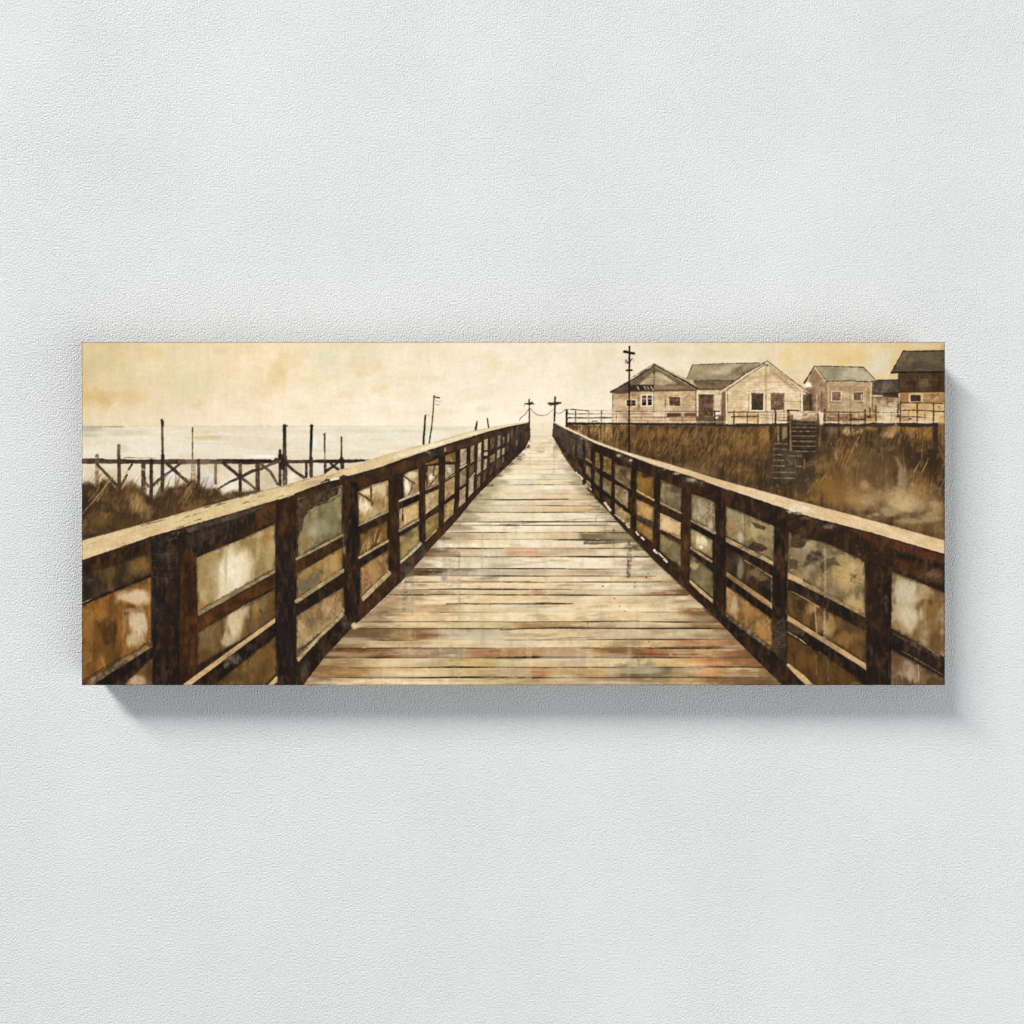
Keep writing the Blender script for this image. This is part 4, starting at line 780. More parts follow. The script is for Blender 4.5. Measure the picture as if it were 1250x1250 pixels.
    # stains
    for b in [(628, 675, 12, 4, (204, 124, 86), .6), (650, 674, 14, 4.5, (214, 150, 110), .7), (622, 670, 8, 3, (212, 140, 100), .5), (655, 723, 6, 3, (196, 140, 100), .7), (620, 552, 0, 0, (0, 0, 0), 0), (659, 551.5, 6, 1.6, (214, 150, 100), .85), (868, 806, 20, 5, (206, 132, 82), .6), (848, 808, 14, 5, (216, 164, 108), .5), (858, 820, 10, 6, (200, 136, 92), .6), (888, 798, 16, 5, (186, 116, 74), .6), (905, 808, 14, 6, (190, 120, 80), .5), (874, 784, 14, 5, (196, 136, 88), .6), (910, 792, 18, 6, (160, 104, 64), .5),
              (566, 700, 20, 7, (120, 104, 84), .5), (600, 705, 18, 6, (130, 122, 104), .5), (542, 703, 6, 9, (84, 82, 80), .6), (560, 660, 18, 8, (176, 160, 126), .5), (590, 610, 18, 8, (150, 142, 98), .65), (600, 598, 14, 6, (140, 128, 84), .6), (582, 622, 16, 6, (146, 134, 92), .6), (575, 632, 16, 5, (120, 104, 68), .6), (612, 588, 12, 4, (130, 112, 76), .6), (560, 645, 18, 4, (150, 128, 84), .5),
              (690, 570, 12, 4, (170, 140, 98), .5), (660, 545, 16, 6, (196, 166, 118), .6), (680, 548, 8, 6, (176, 136, 86), .7), (676, 556, 8, 5, (196, 160, 112), .6), (690, 558, 6, 3, (214, 190, 150), .5), (704, 590, 14, 3, (120, 100, 70), .65), (716, 600, 8, 5, (130, 110, 84), .6), (735, 640, 22, 4, (150, 138, 104), .6), (740, 650, 14, 5, (170, 150, 106), .5), (775, 668, 14, 6, (110, 94, 68), .7), (790, 692, 18, 6, (150, 132, 102), .6), (812, 712, 16, 5, (150, 128, 92), .6), (805, 735, 20, 8, (190, 170, 132), .6), (840, 745, 18, 10, (150, 110, 64), .7), (856, 760, 20, 6, (120, 84, 48), .7), (840, 722, 14, 5, (120, 92, 56), .7), (896, 778, 8, 6, (140, 120, 92), .6),
              (433, 765, 8, 4, (226, 204, 160), .6), (452, 748, 14, 6, (160, 128, 96), .6), (478, 735, 18, 6, (160, 126, 90), .6), (500, 722, 16, 6, (150, 120, 84), .5), (430, 783, 22, 8, (130, 104, 68), .6), (455, 776, 24, 6, (120, 92, 60), .6), (530, 776, 18, 6, (130, 92, 60), .6), (560, 800, 12, 7, (110, 100, 82), .6), (620, 818, 26, 8, (180, 168, 136), .5), (430, 806, 24, 6, (170, 136, 92), .5), (760, 814, 12, 5, (110, 96, 72), .6), (812, 818, 8, 6, (90, 84, 66), .7), (790, 815, 10, 6, (110, 104, 76), .5), (598, 826, 18, 4, (150, 136, 104), .5), (480, 818, 30, 5, (196, 150, 92), .5), (880, 830, 30, 5, (130, 98, 60), .6), (750, 788, 14, 5, (160, 130, 88), .5), (665, 805, 10, 4, (214, 190, 160), .5), (640, 796, 14, 5, (196, 164, 112), .5)]:
        if b[2]: B(*b, amp=.2, nz=(6, 3))
    # vertical drips and cross-hatching
    for x, y0, y1, w, c, a in [(542, 655, 712, 5, (120, 118, 116), .35), (561, 630, 735, 2, (110, 112, 116), .4), (589, 650, 712, 3, (140, 140, 138), .35), (494, 705, 745, 5, (100, 100, 100), .5), (504, 700, 748, 3, (140, 134, 120), .4), (560, 726, 826, 3.5, (168, 158, 130), .5), (574, 700, 760, 4, (196, 184, 150), .4), (566, 740, 800, 6, (200, 186, 150), .35), (537, 780, 830, 4, (176, 156, 120), .4), (550, 790, 805, 6, (110, 100, 84), .45), (500, 770, 800, 5, (200, 182, 140), .4), (555, 803, 836, 5, (176, 168, 136), .4), (648, 695, 745, 6, (226, 206, 166), .35), (668, 690, 730, 4, (200, 176, 136), .4), (646, 770, 830, 7, (226, 200, 146), .4), (612, 690, 745, 3, (214, 198, 160), .35), (696, 600, 660, 4, (214, 198, 166), .3), (647, 560, 580, 1.5, (150, 150, 140), .5), (676, 545, 585, 1.6, (130, 126, 116), .5), (731, 590, 625, 4, (120, 112, 92), .4), (728, 605, 640, 2, (100, 94, 78), .5), (738, 640, 652, 4, (110, 104, 84), .5), (749, 645, 680, 2.6, (90, 84, 72), .5), (768, 662, 704, 4, (78, 72, 66), .65), (766, 674, 700, 2, (60, 56, 54), .6), (780, 800, 815, 4, (120, 114, 96), .5), (793, 802, 830, 6, (150, 140, 108), .4), (706, 780, 800, 6, (190, 160, 120), .4), (720, 791, 803, 8, (206, 174, 118), .6), (768, 740, 830, 5, (206, 184, 140), .3)]:
        Lw([(x, y0), (x + rng.uniform(-1, 1), (y0 + y1) / 2), (x + rng.uniform(-1, 1), y1)], w, c, a=a, dry=.55, r=.9, f=1.5, amp=.2)
    for x in (728, 738, 749, 768, 744):
        for k in range(7):
            yy = {728: 596, 738: 626, 749: 648, 768: 668, 744: 610}[x] + k * 4.4
            Lw([(x - rng.uniform(2, 9), yy), (x + rng.uniform(2, 8), yy + rng.uniform(-.6, .6))], .7, (84, 68, 52), a=.4, dry=.5)
    for x, y in [(750, 730.6), (756, 740.4), (763, 746), (736, 715.6), (792, 783.4), (789, 705), (791, 700), (775, 711), (775, 716), (704, 711), (747, 759)]:
        B(x, y, 1.25, .85, (40, 30, 24), .85, hard=.5)
    for i in range(700):
        x = r.uniform(400, 900); y = r.uniform(560, 836)
        if L(y) + 2 < x < R(y) - 2:
            B(x, y, r.uniform(1, 7) * (y - 500) / 250, r.uniform(.4, 1.3), [(150, 118, 78), (236, 218, 176), (120, 100, 74), (190, 140, 96), (238, 224, 188)][i % 5], a=r.uniform(.15, .5), nz=(4, 2))
    # shade and scribbles where deck meets the left railing far away
    for b in [(640, 546, 6, 5, (90, 74, 56), .6), (632, 557, 9, 4, (84, 66, 48), .75), (638, 552, 4, 3, (226, 216, 190), .8), (642, 541, 3, 4, (220, 206, 176), .6), (628, 561, 4, 3, (214, 202, 176), .6), (620, 566, 8, 3, (76, 58, 42), .7), (608, 580, 8, 3, (96, 78, 52), .7), (612, 575, 5, 3, (196, 178, 140), .6), (596, 592, 12, 3, (120, 98, 62), .6), (682, 543, 7, 5, (120, 94, 66), .6), (690, 552, 6, 4, (110, 84, 56), .7), (680, 537, 6, 3, (150, 124, 92), .5), (672, 540, 4, 3, (176, 146, 108), .6)]:
        B(*b, amp=.4, nz=(2.5, 2.5))
    for k in range(46):
        x = rng.uniform(622, 648); y = 534 + (648 - x) * .95 + rng.uniform(-2, 12)
        Lw([(x, y), (x + rng.uniform(-3, 6), y + rng.uniform(-2, 2))], .8, [(60, 46, 36), (230, 220, 196), (96, 76, 56)][k % 3], a=.65)
    for k in range(40):
        x = rng.uniform(664, 692); y = 533 + abs(x - 674) * 1.1 + rng.uniform(-2, 12)
        Lw([(x, y), (x + rng.uniform(-5, 3), y + rng.uniform(-1.5, 1.5))], .8, [(150, 118, 80), (110, 86, 60), (226, 208, 176)][k % 3], a=.5)


def bay(pts, col, col2=None, blobs=(), nz=(8, 22), lab=None, line=True, f=.9, r=.4, amp=.2, edge=(30, 22, 17)):
    """one opening of a railing: paint, stains clipped to it, dark outline"""
    P(pts, col, col2, nz, f=f, r=r, amp=amp, lab=lab)
    sl, m = pmask(pts, f, r * .6, 12)
    if sl is None: return
    full = np.zeros((H, W), np.float32); full[sl] = m
    for b in blobs:
        B(*b, clip=full, amp=.12, ds=.5, hard=.3, nz=(max(2.5, b[2] * .45), max(4, b[3] * 1.1)))
    # a little darkening just inside the edge
    d = sdf_poly(pts, XX[sl], YY[sl]) + (noise(5, 5, 14, 2)[sl] - .5) * 3
    put(sl, m * np.clip(1 - (-d) / 2.6, 0, 1) * .38, np.array(edge))


def strip(a, b, w0, w1, col, lab=None, dry=.15, shade=True):
    """pale top of a rail"""
    Lw([a, ((a[0] + b[0]) / 2, (a[1] + b[1]) / 2), b], [w0, w1], col, r=.25, amp=.18, dry=dry, col2=tuple(np.array(col) * .86))


CLU = [(98, 660.2), (141, 648.5), (183, 637), (219.6, 626.8), (280, 610), (330, 596.5), (360, 589), (397, 578.6), (432, 568.6), (451.5, 561), (475, 553.6), (499, 546.4), (516, 543), (527, 540.4), (553, 532.6), (579, 525.4), (600, 521.6), (620, 518), (646, 514.2)]
CLL = [(98, 685), (141, 670.6), (183, 656), (219.6, 645.4), (284, 627), (340, 610), (360, 603.4), (382, 594.6), (406, 586.6), (436, 579), (466, 570.4), (484, 563.6), (512, 554), (544, 543.2), (583, 531.2), (600, 526.2), (620, 521.2), (646, 516)]
CRU = [(675, 514.4), (690, 521), (704.8, 527.2), (722.7, 536.4), (744, 544.6), (767.5, 552.6), (800, 561.6), (845, 575), (890, 588.4), (930, 599), (974, 611), (1028, 625.2), (1090, 642), (1156, 660.4)]
CRL = [(675.4, 516.2), (690, 524), (704.8, 530.6), (727, 541.6), (749.6, 549.6), (772, 558), (800, 568.4), (836.5, 579.6), (860, 587.4), (890, 598), (957, 620.8), (993.7, 632.4), (1063, 650), (1110, 664), (1156, 677.4)]


def paint_rail_left():
    b0 = (46, 32, 22)
    P(CLL + [(646.6, 536)] + DL[1:-2] + [(366, 842), (95, 842)], b0, (62, 40, 24), (24, 30), f=1, r=.5, amp=.22, lab=K_RL)
    # fascia colour zones under the cap
    for pts, c, c2, a in [([(98, 686), (183, 657), (183, 670), (98, 700)], (44, 28, 18), (70, 42, 18), .8), ([(183, 657), (219, 646), (284, 628), (320, 617), (312, 640), (240, 672), (239, 690), (186, 690)], (62, 50, 42), (40, 30, 24), .9), ([(225, 645), (284, 628), (322, 617), (322, 622), (284, 634), (230, 650)], (112, 96, 84), (84, 66, 54), .8), ([(312, 622), (338, 612), (338, 636), (312, 646)], (104, 64, 28), (76, 46, 24), .9), ([(340, 612), (362, 604), (362, 640), (340, 646)], (96, 60, 30), (66, 40, 22), .9), ([(362, 604), (406, 590), (416, 588), (416, 594), (362, 609)], (90, 58, 26), (60, 38, 20), .9), ([(418, 588), (470, 571), (512, 556), (512, 567), (474, 584), (436, 598), (420, 600)], (62, 40, 22), (84, 54, 26), .9), ([(478, 572), (510, 560), (510, 568), (480, 578)], (96, 62, 28), None, .6), ([(545, 545), (583, 533), (605, 526), (605, 534), (560, 549), (545, 554)], (104, 70, 42), (76, 50, 32), .9), ([(512, 553), (543, 544), (543, 556), (512, 566)], (62, 48, 38), (44, 34, 28), .9), ([(600, 528), (646, 517), (646, 534), (634, 552), (605, 575), (600, 560)], (78, 64, 52), (58, 46, 38), .9)]:
        P(pts, c, c2, (9, 9), a=a, f=3, r=1.2, amp=.3)
    Lw([(220, 655), (262, 642), (300, 629), (340, 613)], 1, (30, 22, 18), a=.8, dry=.2)
    B(255, 652, 22, 8, (74, 60, 52), .7, amp=.4); B(215, 665, 6, 10, (150, 132, 112), .35, amp=.6, nz=(2, 2))
    for k in range(40):
        B(212 + rng.uniform(-4, 8), 655 + rng.uniform(-6, 22), .9, .8, (190, 170, 140), .5)
    # ---- bay 1
    bay([(96, 703), (140, 690), (186, 674), (185.6, 701), (140, 719), (96, 737.6)], (104, 82, 46), (66, 50, 30), [(170, 690, 16, 12, (138, 104, 50), .7), (130, 700, 12, 14, (96, 76, 44), .5), (106, 722, 12, 16, (46, 36, 24), .8), (160, 712, 20, 6, (48, 36, 24), .6), (110, 702, 14, 6, (44, 32, 22), .7), (142, 712, 10, 10, (70, 54, 32), .5)], f=3, r=1.5)
    bay([(96, 741), (140, 722), (184.6, 704), (185, 784), (150, 804), (96, 838)], (150, 102, 46), (116, 78, 34), [(162, 729, 24, 11, (204, 178, 144), 1), (171, 727, 14, 11, (210, 186, 152), .7), (168, 762, 17, 22, (204, 182, 150), 1), (165, 780, 12, 12, (206, 186, 154), .8), (164, 745, 20, 3.4, (150, 116, 84), .7), (176, 716, 10, 4, (140, 96, 70), .5), (134, 772, 13, 20, (84, 54, 20), .85), (136, 800, 12, 16, (90, 60, 24), .6), (110, 770, 10, 20, (160, 110, 50), .6), (104, 815, 8, 18, (120, 92, 48), .6), (122, 750, 14, 9, (166, 116, 60), .5), (147, 760, 3.4, 26, (140, 94, 44), .5)], nz=(10, 20))
    Lw([(96, 739.6), (140, 721), (185, 702.4)], [1.4, 1.8, 1], (26, 19, 15)); Lw([(96, 738), (112, 731)], 1, (176, 152, 116), a=.8); Lw([(150.4, 744), (150, 790)], .8, (214, 190, 150), a=.5, dry=.3); Lw([(182.6, 716), (182.6, 785)], 1, (190, 160, 120), a=.6, dry=.3)
    P([(98, 840), (110, 829), (186, 783), (186.5, 789), (150, 812), (118, 833), (110, 840)], (150, 124, 90), (96, 78, 58), (8, 6), a=.95, r=.8, amp=.3); P([(112, 838), (150, 812.5), (187, 789.6), (187, 800), (150, 828), (140, 838)], (34, 25, 20), amp=.2)
    Lw([(98, 832.6), (120, 819), (150, 801)], .8, (30, 22, 17), a=.7)
    bay([(148, 838), (166, 822), (180, 808), (187, 804), (187, 838)], (140, 108, 74), (110, 78, 46), [(166, 832, 14, 9, (190, 162, 132), .9), (182, 820, 5, 16, (96, 58, 24), .8)])
    # ---- post 1
    P([(185.8, 668), (220, 656), (219, 840), (186.4, 840)], (50, 38, 29), (38, 28, 22), (8, 20), amp=.3, f=1.2); P([(219, 668), (239.4, 676), (240, 840), (219, 840)], (80, 47, 17), (58, 35, 16), (7, 30), amp=.22, f=1.6)
    Lw([(219, 660), (218.6, 745), (216.6, 775), (218, 836)], [1, 1.4, 2.4, 1], (32, 24, 19), dry=.2); B(202, 678, 14, 8, (88, 74, 62), .7, amp=.5, nz=(4, 2)); B(203, 692, 14, 6, (66, 46, 28), .6); B(200, 708, 13, 8, (74, 60, 50), .6, amp=.4, nz=(4, 3)); B(195, 745, 8, 16, (66, 54, 44), .5, amp=.5, nz=(3, 3)); B(236, 757, 10, 9, (112, 62, 22), .7); B(205, 780, 10, 40, (64, 38, 18), .6, nz=(4, 20)); B(192, 740, 4, 60, (44, 32, 26), .5); B(210, 725, 6, 26, (70, 44, 24), .6)
    for y in (676, 684, 693, 700, 704):
        Lw([(187, y), (204, y + 2), (218, y - 1)], .9, (116, 100, 84), a=.4, dry=.4)
    # ---- bay 2
    bay([(239.6, 681), (253, 675), (290, 660), (336, 639.4), (336, 695), (300, 714), (241.4, 747)], (170, 148, 100), (156, 132, 84), [(289, 696, 26, 40, (226, 212, 184), 1), (284, 704, 20, 34, (232, 220, 196), .9), (276, 725, 16, 20, (226, 212, 184), .8), (300, 690, 14, 26, (228, 214, 184), .7), (312, 652, 22, 6, (190, 168, 122), .6), (326, 660, 7, 14, (166, 116, 56), .6), (330, 680, 8, 16, (158, 134, 84), .7), (318, 700, 10, 7, (150, 128, 80), .6), (247, 700, 7, 26, (160, 136, 86), .6), (262, 700, 6, 36, (178, 162, 122), .7), (246, 738, 6, 8, (166, 118, 60), .6), (275, 690, 2.4, 30, (170, 158, 126), .5), (315, 670, 3, 18, (206, 186, 140), .5)], nz=(12, 16), amp=.14)
    P([(241, 747), (288, 721), (336, 695), (336, 699.4), (290, 725), (242, 752.4)], (160, 140, 100), (132, 116, 84), (10, 5), amp=.2, r=.5); Lw([(241, 746), (288, 720), (336, 694)], .9, (88, 70, 46), a=.7, dry=.2); Lw([(242, 752.8), (290, 726), (336, 700)], .9, (44, 30, 20), a=.8)
    P([(241, 753.4), (290, 727), (336.4, 700.4), (336.4, 716.8), (300, 737), (241, 770.4)], (96, 56, 24), (70, 42, 20), (20, 8), amp=.22); B(256, 754, 10, 6, (124, 72, 30), .6); Lw([(292, 741), (310, 731), (336, 717.4)], [.8, 1.6], (26, 18, 14)); Lw([(292, 742.6), (318, 729)], 1, (206, 186, 144), a=.8)
    bay([(241, 771.6), (290, 744), (336, 718.6), (336, 754.4), (300, 778), (241, 812)], (128, 98, 56), (110, 86, 52), [(285, 758, 15, 30, (206, 188, 152), 1), (292, 744, 14, 14, (196, 178, 142), .9), (276, 782, 8, 10, (200, 182, 146), .8), (252, 780, 12, 20, (124, 100, 66), .7), (250, 800, 12, 10, (100, 72, 38), .7), (266, 770, 5, 20, (130, 92, 48), .7), (312, 745, 6, 16, (160, 116, 58), .7), (322, 736, 8, 10, (140, 116, 78), .6), (330, 740, 6, 18, (110, 74, 34), .7)])
    P([(217, 840), (290, 787), (336, 754), (336, 760), (288, 795), (228, 840)], (206, 176, 130), (190, 158, 112), (14, 6), amp=.12, r=.4); Lw([(288, 785), (262, 803), (246, 814)], 1.2, (40, 29, 21), a=.7, dry=.2)
    P([(230, 840), (288, 796), (336.6, 760.4), (336.6, 775.6), (290, 812), (256, 840)], (34, 25, 20), amp=.2); B(284, 804, 14, 9, (112, 100, 88), .85, amp=.7, nz=(3, 3)); B(305, 790, 10, 6, (76, 62, 52), .7, amp=.5, nz=(4, 4)); B(326, 775, 10, 7, (84, 58, 32), .5); B(276, 812, 5, 5, (150, 136, 118), .6, amp=.6, nz=(2, 2))
    bay([(258, 840), (290, 813), (336.6, 776.4), (338, 822), (326, 834), (320, 840)], (124, 92, 48), (96, 70, 36), [(320, 800, 16, 14, (130, 92, 42), .6), (290, 826, 20, 8, (92, 68, 38), .6), (326, 815, 8, 14, (104, 70, 30), .6)])
    Lw([(326, 840), (338, 829)], [4, 6], (196, 168, 128))
    # ---- post 2
    P([(337.6, 606), (361.4, 604), (361, 840), (338.6, 840)], (36, 27, 22), (46, 33, 26), (7, 26), amp=.2, f=1.1); P([(339, 612), (361.6, 603), (361, 650), (339, 652)], (92, 56, 26), (66, 40, 22), (8, 16), a=.9, f=10, r=2, amp=.25); Lw([(337.6, 640), (337, 700), (337.6, 790)], 1, (22, 16, 13)); B(347, 706, 8, 6, (70, 60, 54), .4, amp=.4); B(352, 790, 6, 30, (58, 44, 34), .4)
    # ---- bay 3
    bay([(362, 609), (385, 603), (417.4, 592), (417.4, 652), (390, 665), (362, 681)], (146, 136, 100), (124, 114, 80), [(390, 645, 20, 14, (156, 150, 118), .8), (372, 660, 8, 16, (160, 120, 64), .6), (405, 630, 12, 14, (130, 122, 88), .6), (395, 668, 16, 6, (150, 122, 76), .6), (412, 600, 6, 12, (150, 134, 96), .7), (372, 632, 8, 8, (150, 136, 92), .6)])
    P([(362, 609), (390, 600), (415, 594), (412, 604), (398, 613), (375, 623), (370, 640), (362, 660)], (92, 70, 48), (60, 46, 34), (5, 5), a=.9, f=2, r=2, amp=.5); Lw([(372, 624), (390, 616), (404, 612), (417, 603)], [.8, 1.2, .7], (40, 30, 22), a=.8, dry=.2); Lw([(362.6, 608), (363, 680)], 1, (36, 27, 20), a=.8)
    strip((362, 682.6), (417.6, 653.4), 3, 3.2, (178, 160, 118)); P([(362, 685), (417.6, 655.6), (418, 666.6), (362, 698.6)], (70, 43, 20), (52, 34, 20), (12, 6), amp=.2)
    bay([(362, 700), (390, 684), (418, 668), (418, 694), (390, 713), (362, 731)], (164, 132, 78), (146, 112, 62), [(374, 716, 14, 10, (112, 108, 86), .9), (384, 705, 10, 8, (104, 100, 78), .8), (408, 684, 10, 10, (176, 134, 74), .7), (366, 726, 6, 6, (170, 130, 74), .6), (400, 698, 8, 6, (160, 136, 90), .6), (392, 698, 4, 5, (88, 84, 66), .6)])
    strip((362, 734), (418.6, 696.6), 5, 4.6, (188, 170, 128)); P([(362, 737), (418.6, 699.6), (419, 715), (362, 751)], (38, 28, 22), (52, 36, 24), (12, 6), amp=.2)
    bay([(362, 752), (392, 733), (419, 717), (420.6, 748), (392, 772), (362, 796)], (172, 142, 96), (146, 118, 76), [(380, 760, 10, 10, (120, 104, 74), .7), (372, 772, 8, 8, (170, 142, 96), .6), (404, 738, 12, 10, (176, 140, 98), .6), (390, 752, 6, 8, (110, 92, 66), .6), (412, 725, 6, 6, (150, 110, 72), .6)], amp=.35)
    P([(362, 803), (384, 780), (418, 748), (421, 751), (396, 774), (364, 808)], (188, 166, 126), (160, 140, 104), (8, 5), amp=.25, r=.7); P([(362, 797), (376, 786), (388, 776), (376, 792), (363, 803)], (150, 126, 96), (96, 76, 54), (4, 4), a=.7, r=1)
    P([(364, 809), (398, 775), (421, 752), (430, 766), (396, 800), (366, 838)], (36, 27, 21), (48, 36, 26), (8, 8), amp=.25); B(372, 818, 8, 14, (92, 80, 62), .7, amp=.5, nz=(4, 4)); B(421, 760, 6, 12, (112, 94, 68), .7, amp=.5, nz=(3, 3)); B(415, 776, 6, 8, (84, 68, 48), .6, amp=.4, nz=(3, 3))
    for k in range(26):
        B(366 + rng.uniform(0, 26), 790 + rng.uniform(-14, 14), .8, .7, (196, 176, 136), .4)
    B(432, 763, 3.4, 4, (226, 204, 164), .9, hard=.4, nz=(2, 2)); Lw([(424, 747), (428, 754), (426, 760)], 1.2, (56, 44, 34), a=.7)
    # ---- post 3
    P([(418.6, 590), (438.8, 588), (439, 740), (437, 758), (426, 760), (421, 748)], (50, 34, 23), (36, 26, 20), (6, 20), amp=.25, f=1.1); B(436, 690, 5, 30, (66, 42, 22), .6); B(432, 742, 6, 14, (44, 32, 24), .6); B(420.6, 672, 2.6, 8, (176, 164, 140), .7, amp=.6, nz=(1.6, 2)); Lw([(419.4, 640), (419.6, 670)], 1.1, (160, 134, 92), a=.6, dry=.3)
    # ---- bay 4
    bay([(436.6, 600.4), (455, 592), (474.2, 586), (474.4, 622.6), (456, 632), (438.6, 641)], (186, 160, 112), (160, 130, 82), [(446, 618, 10, 12, (240, 230, 208), 1), (447, 600, 12, 5, (232, 214, 180), .9), (458, 596, 8, 6, (222, 204, 170), .7), (466, 598, 8, 10, (214, 196, 160), .8), (460, 616, 10, 8, (146, 112, 66), .7), (441, 632, 6, 8, (170, 130, 76), .7), (455, 625, 8, 6, (180, 150, 104), .6), (471, 608, 4, 8, (206, 182, 140), .6)], amp=.2)
    Lw([(438, 602), (448, 608), (455, 614)], [2.2, 2.6, 2], (96, 72, 48)); Lw([(453, 594), (453, 610), (454.6, 617)], [2.6, 2.4, 2], (104, 74, 48)); grass(lambda x: (612, 630), 40, 440, 474, [(130, 96, 56), (176, 140, 92), (214, 190, 146)], ln=(6, 14), lean=(.1, .6), a=(.3, .6), seed=21)
    strip((438.6, 641.2), (474.2, 623.8), 2.2, 2.8, (170, 156, 118)); P([(438.6, 643), (474.2, 626), (473.4, 634.6), (438, 651.6)], (44, 32, 22), (60, 40, 22), (8, 5), amp=.2)
    bay([(439.4, 652), (472.8, 635.4), (473, 658.4), (456, 668.6), (438.4, 678.6)], (138, 102, 50), (112, 82, 40), [(446, 664, 8, 12, (150, 116, 64), .6), (464, 646, 8, 8, (120, 86, 40), .6), (458, 640, 12, 4, (92, 66, 34), .6)])
    grass(lambda x: (np.interp(x, [438, 474], [668, 652]), np.interp(x, [438, 474], [678, 660])), 36, 439, 466, [(222, 194, 140), (190, 154, 94), (84, 58, 30)], ln=(8, 18), lean=(.15, .6), a=(.5, .85), seed=22)
    strip((438.4, 680.6), (473.4, 660.4), 3.2, 3, (206, 184, 138)); P([(438, 683), (473.4, 662.6), (473.4, 671), (439.4, 692)], (38, 28, 21), amp=.2)
    bay([(439.6, 693), (456, 682), (473.4, 672), (474.4, 698), (458, 712), (440.4, 729)], (172, 132, 84), (146, 110, 66), [(455, 700, 12, 14, (186, 146, 96), .6), (444, 720, 5, 8, (120, 86, 48), .6), (470, 690, 5, 12, (130, 98, 58), .6)], amp=.35)
    P([(440.4, 729.6), (458, 712), (475, 697), (479, 699.4), (462, 716), (443, 734.8)], (192, 170, 130), (166, 144, 106), (7, 5), amp=.25, r=.6)
    P([(443, 736), (462, 717), (480, 700.6), (488.6, 708), (488, 712), (437, 760)], (76, 48, 24), (54, 36, 24), (6, 8), amp=.3); Lw([(446, 756), (470, 733), (488, 716)], 1.2, (140, 104, 70), a=.5, dry=.5)
    # ---- post 4
    P([(474.6, 584), (488, 580), (488.4, 700), (486, 712), (478, 702), (474.6, 690)], (64, 41, 22), (46, 32, 20), (5, 24), amp=.22); Lw([(475, 588), (474.8, 690)], .9, (32, 23, 17), a=.7); Lw([(487.6, 582), (488, 690)], 1, (32, 23, 17), a=.7)
    # ---- bay 5
    bay([(491, 580.6), (498, 576.4), (511.2, 572.2), (511.4, 600.6), (493, 608)], (196, 174, 134), (170, 140, 98), [(497, 594, 5, 10, (236, 228, 210), .95), (503, 580, 8, 5, (226, 210, 176), .8), (506, 596, 5, 7, (140, 106, 66), .7)]); Lw([(492, 580), (498, 585), (506, 590)], [1.8, 1.4], (54, 40, 30)); Lw([(504, 588), (502, 598), (498, 604)], 1.2, (92, 70, 50)); Lw([(490.6, 580), (491.2, 610)], 3, (44, 33, 25))
    strip((487.6, 611.6), (511.4, 601.6), 2.2, 3.2, (226, 214, 190)); P([(488, 614), (511.4, 604.4), (511.4, 610.4), (488, 621.4)], (32, 24, 19), amp=.2)
    bay([(487.4, 622), (499, 617), (511.4, 611), (511.4, 632.6), (499, 639), (487.4, 645.6)], (214, 184, 132), (196, 162, 108), [(490, 636, 4, 10, (150, 130, 96), .6), (505, 622, 6, 8, (222, 194, 146), .6)]); Lw([(491.6, 622), (491.6, 636)], 1.8, (58, 46, 36))
    strip((487.6, 647.8), (511.4, 634.4), 3.4, 2.6, (180, 164, 126)); P([(487.4, 650), (511.4, 636.4), (511.4, 640.4), (487.4, 654)], (50, 38, 28), amp=.25)
    bay([(487.4, 655), (511.4, 641), (512, 662), (500, 674), (488.4, 685.6)], (168, 146, 98), (140, 122, 84), [(500, 652, 10, 5, (104, 96, 74), .8), (492, 672, 5, 10, (176, 140, 84), .7), (507, 656, 4, 6, (176, 150, 104), .6)]); P([(488.4, 685.4), (502, 672), (513.4, 661), (516, 663.6), (504, 676), (489, 688.6)], (190, 180, 150), (150, 140, 116), (5, 5), amp=.3, r=.7)
    P([(489, 690), (504, 677), (517, 664), (520.6, 676), (488.4, 712)], (60, 48, 38), (82, 70, 54), (5, 5), amp=.35); B(499, 699, 7, 9, (110, 100, 84), .65, amp=.4, nz=(3, 3))
    # ---- post 5 with grey top
    P([(511.6, 550), (519.4, 549), (519.2, 660), (516, 664), (512, 660)], (38, 28, 22), (50, 36, 24), (4, 20), amp=.25); P([(510.6, 551), (524, 548), (533, 546), (533, 556), (520, 562), (512, 564)], (70, 58, 48), (52, 42, 36), (4, 4), a=.9, r=1.5, amp=.5, f=1.5); Lw([(516, 545), (516, 550)], 1, (90, 74, 60)); B(524, 551, 1.6, 4, (170, 154, 130), .8, amp=.4, nz=(1.6, 1.6)); B(543.4, 549, 2, 4.4, (190, 176, 150), .8, amp=.5, nz=(1.6, 1.6))
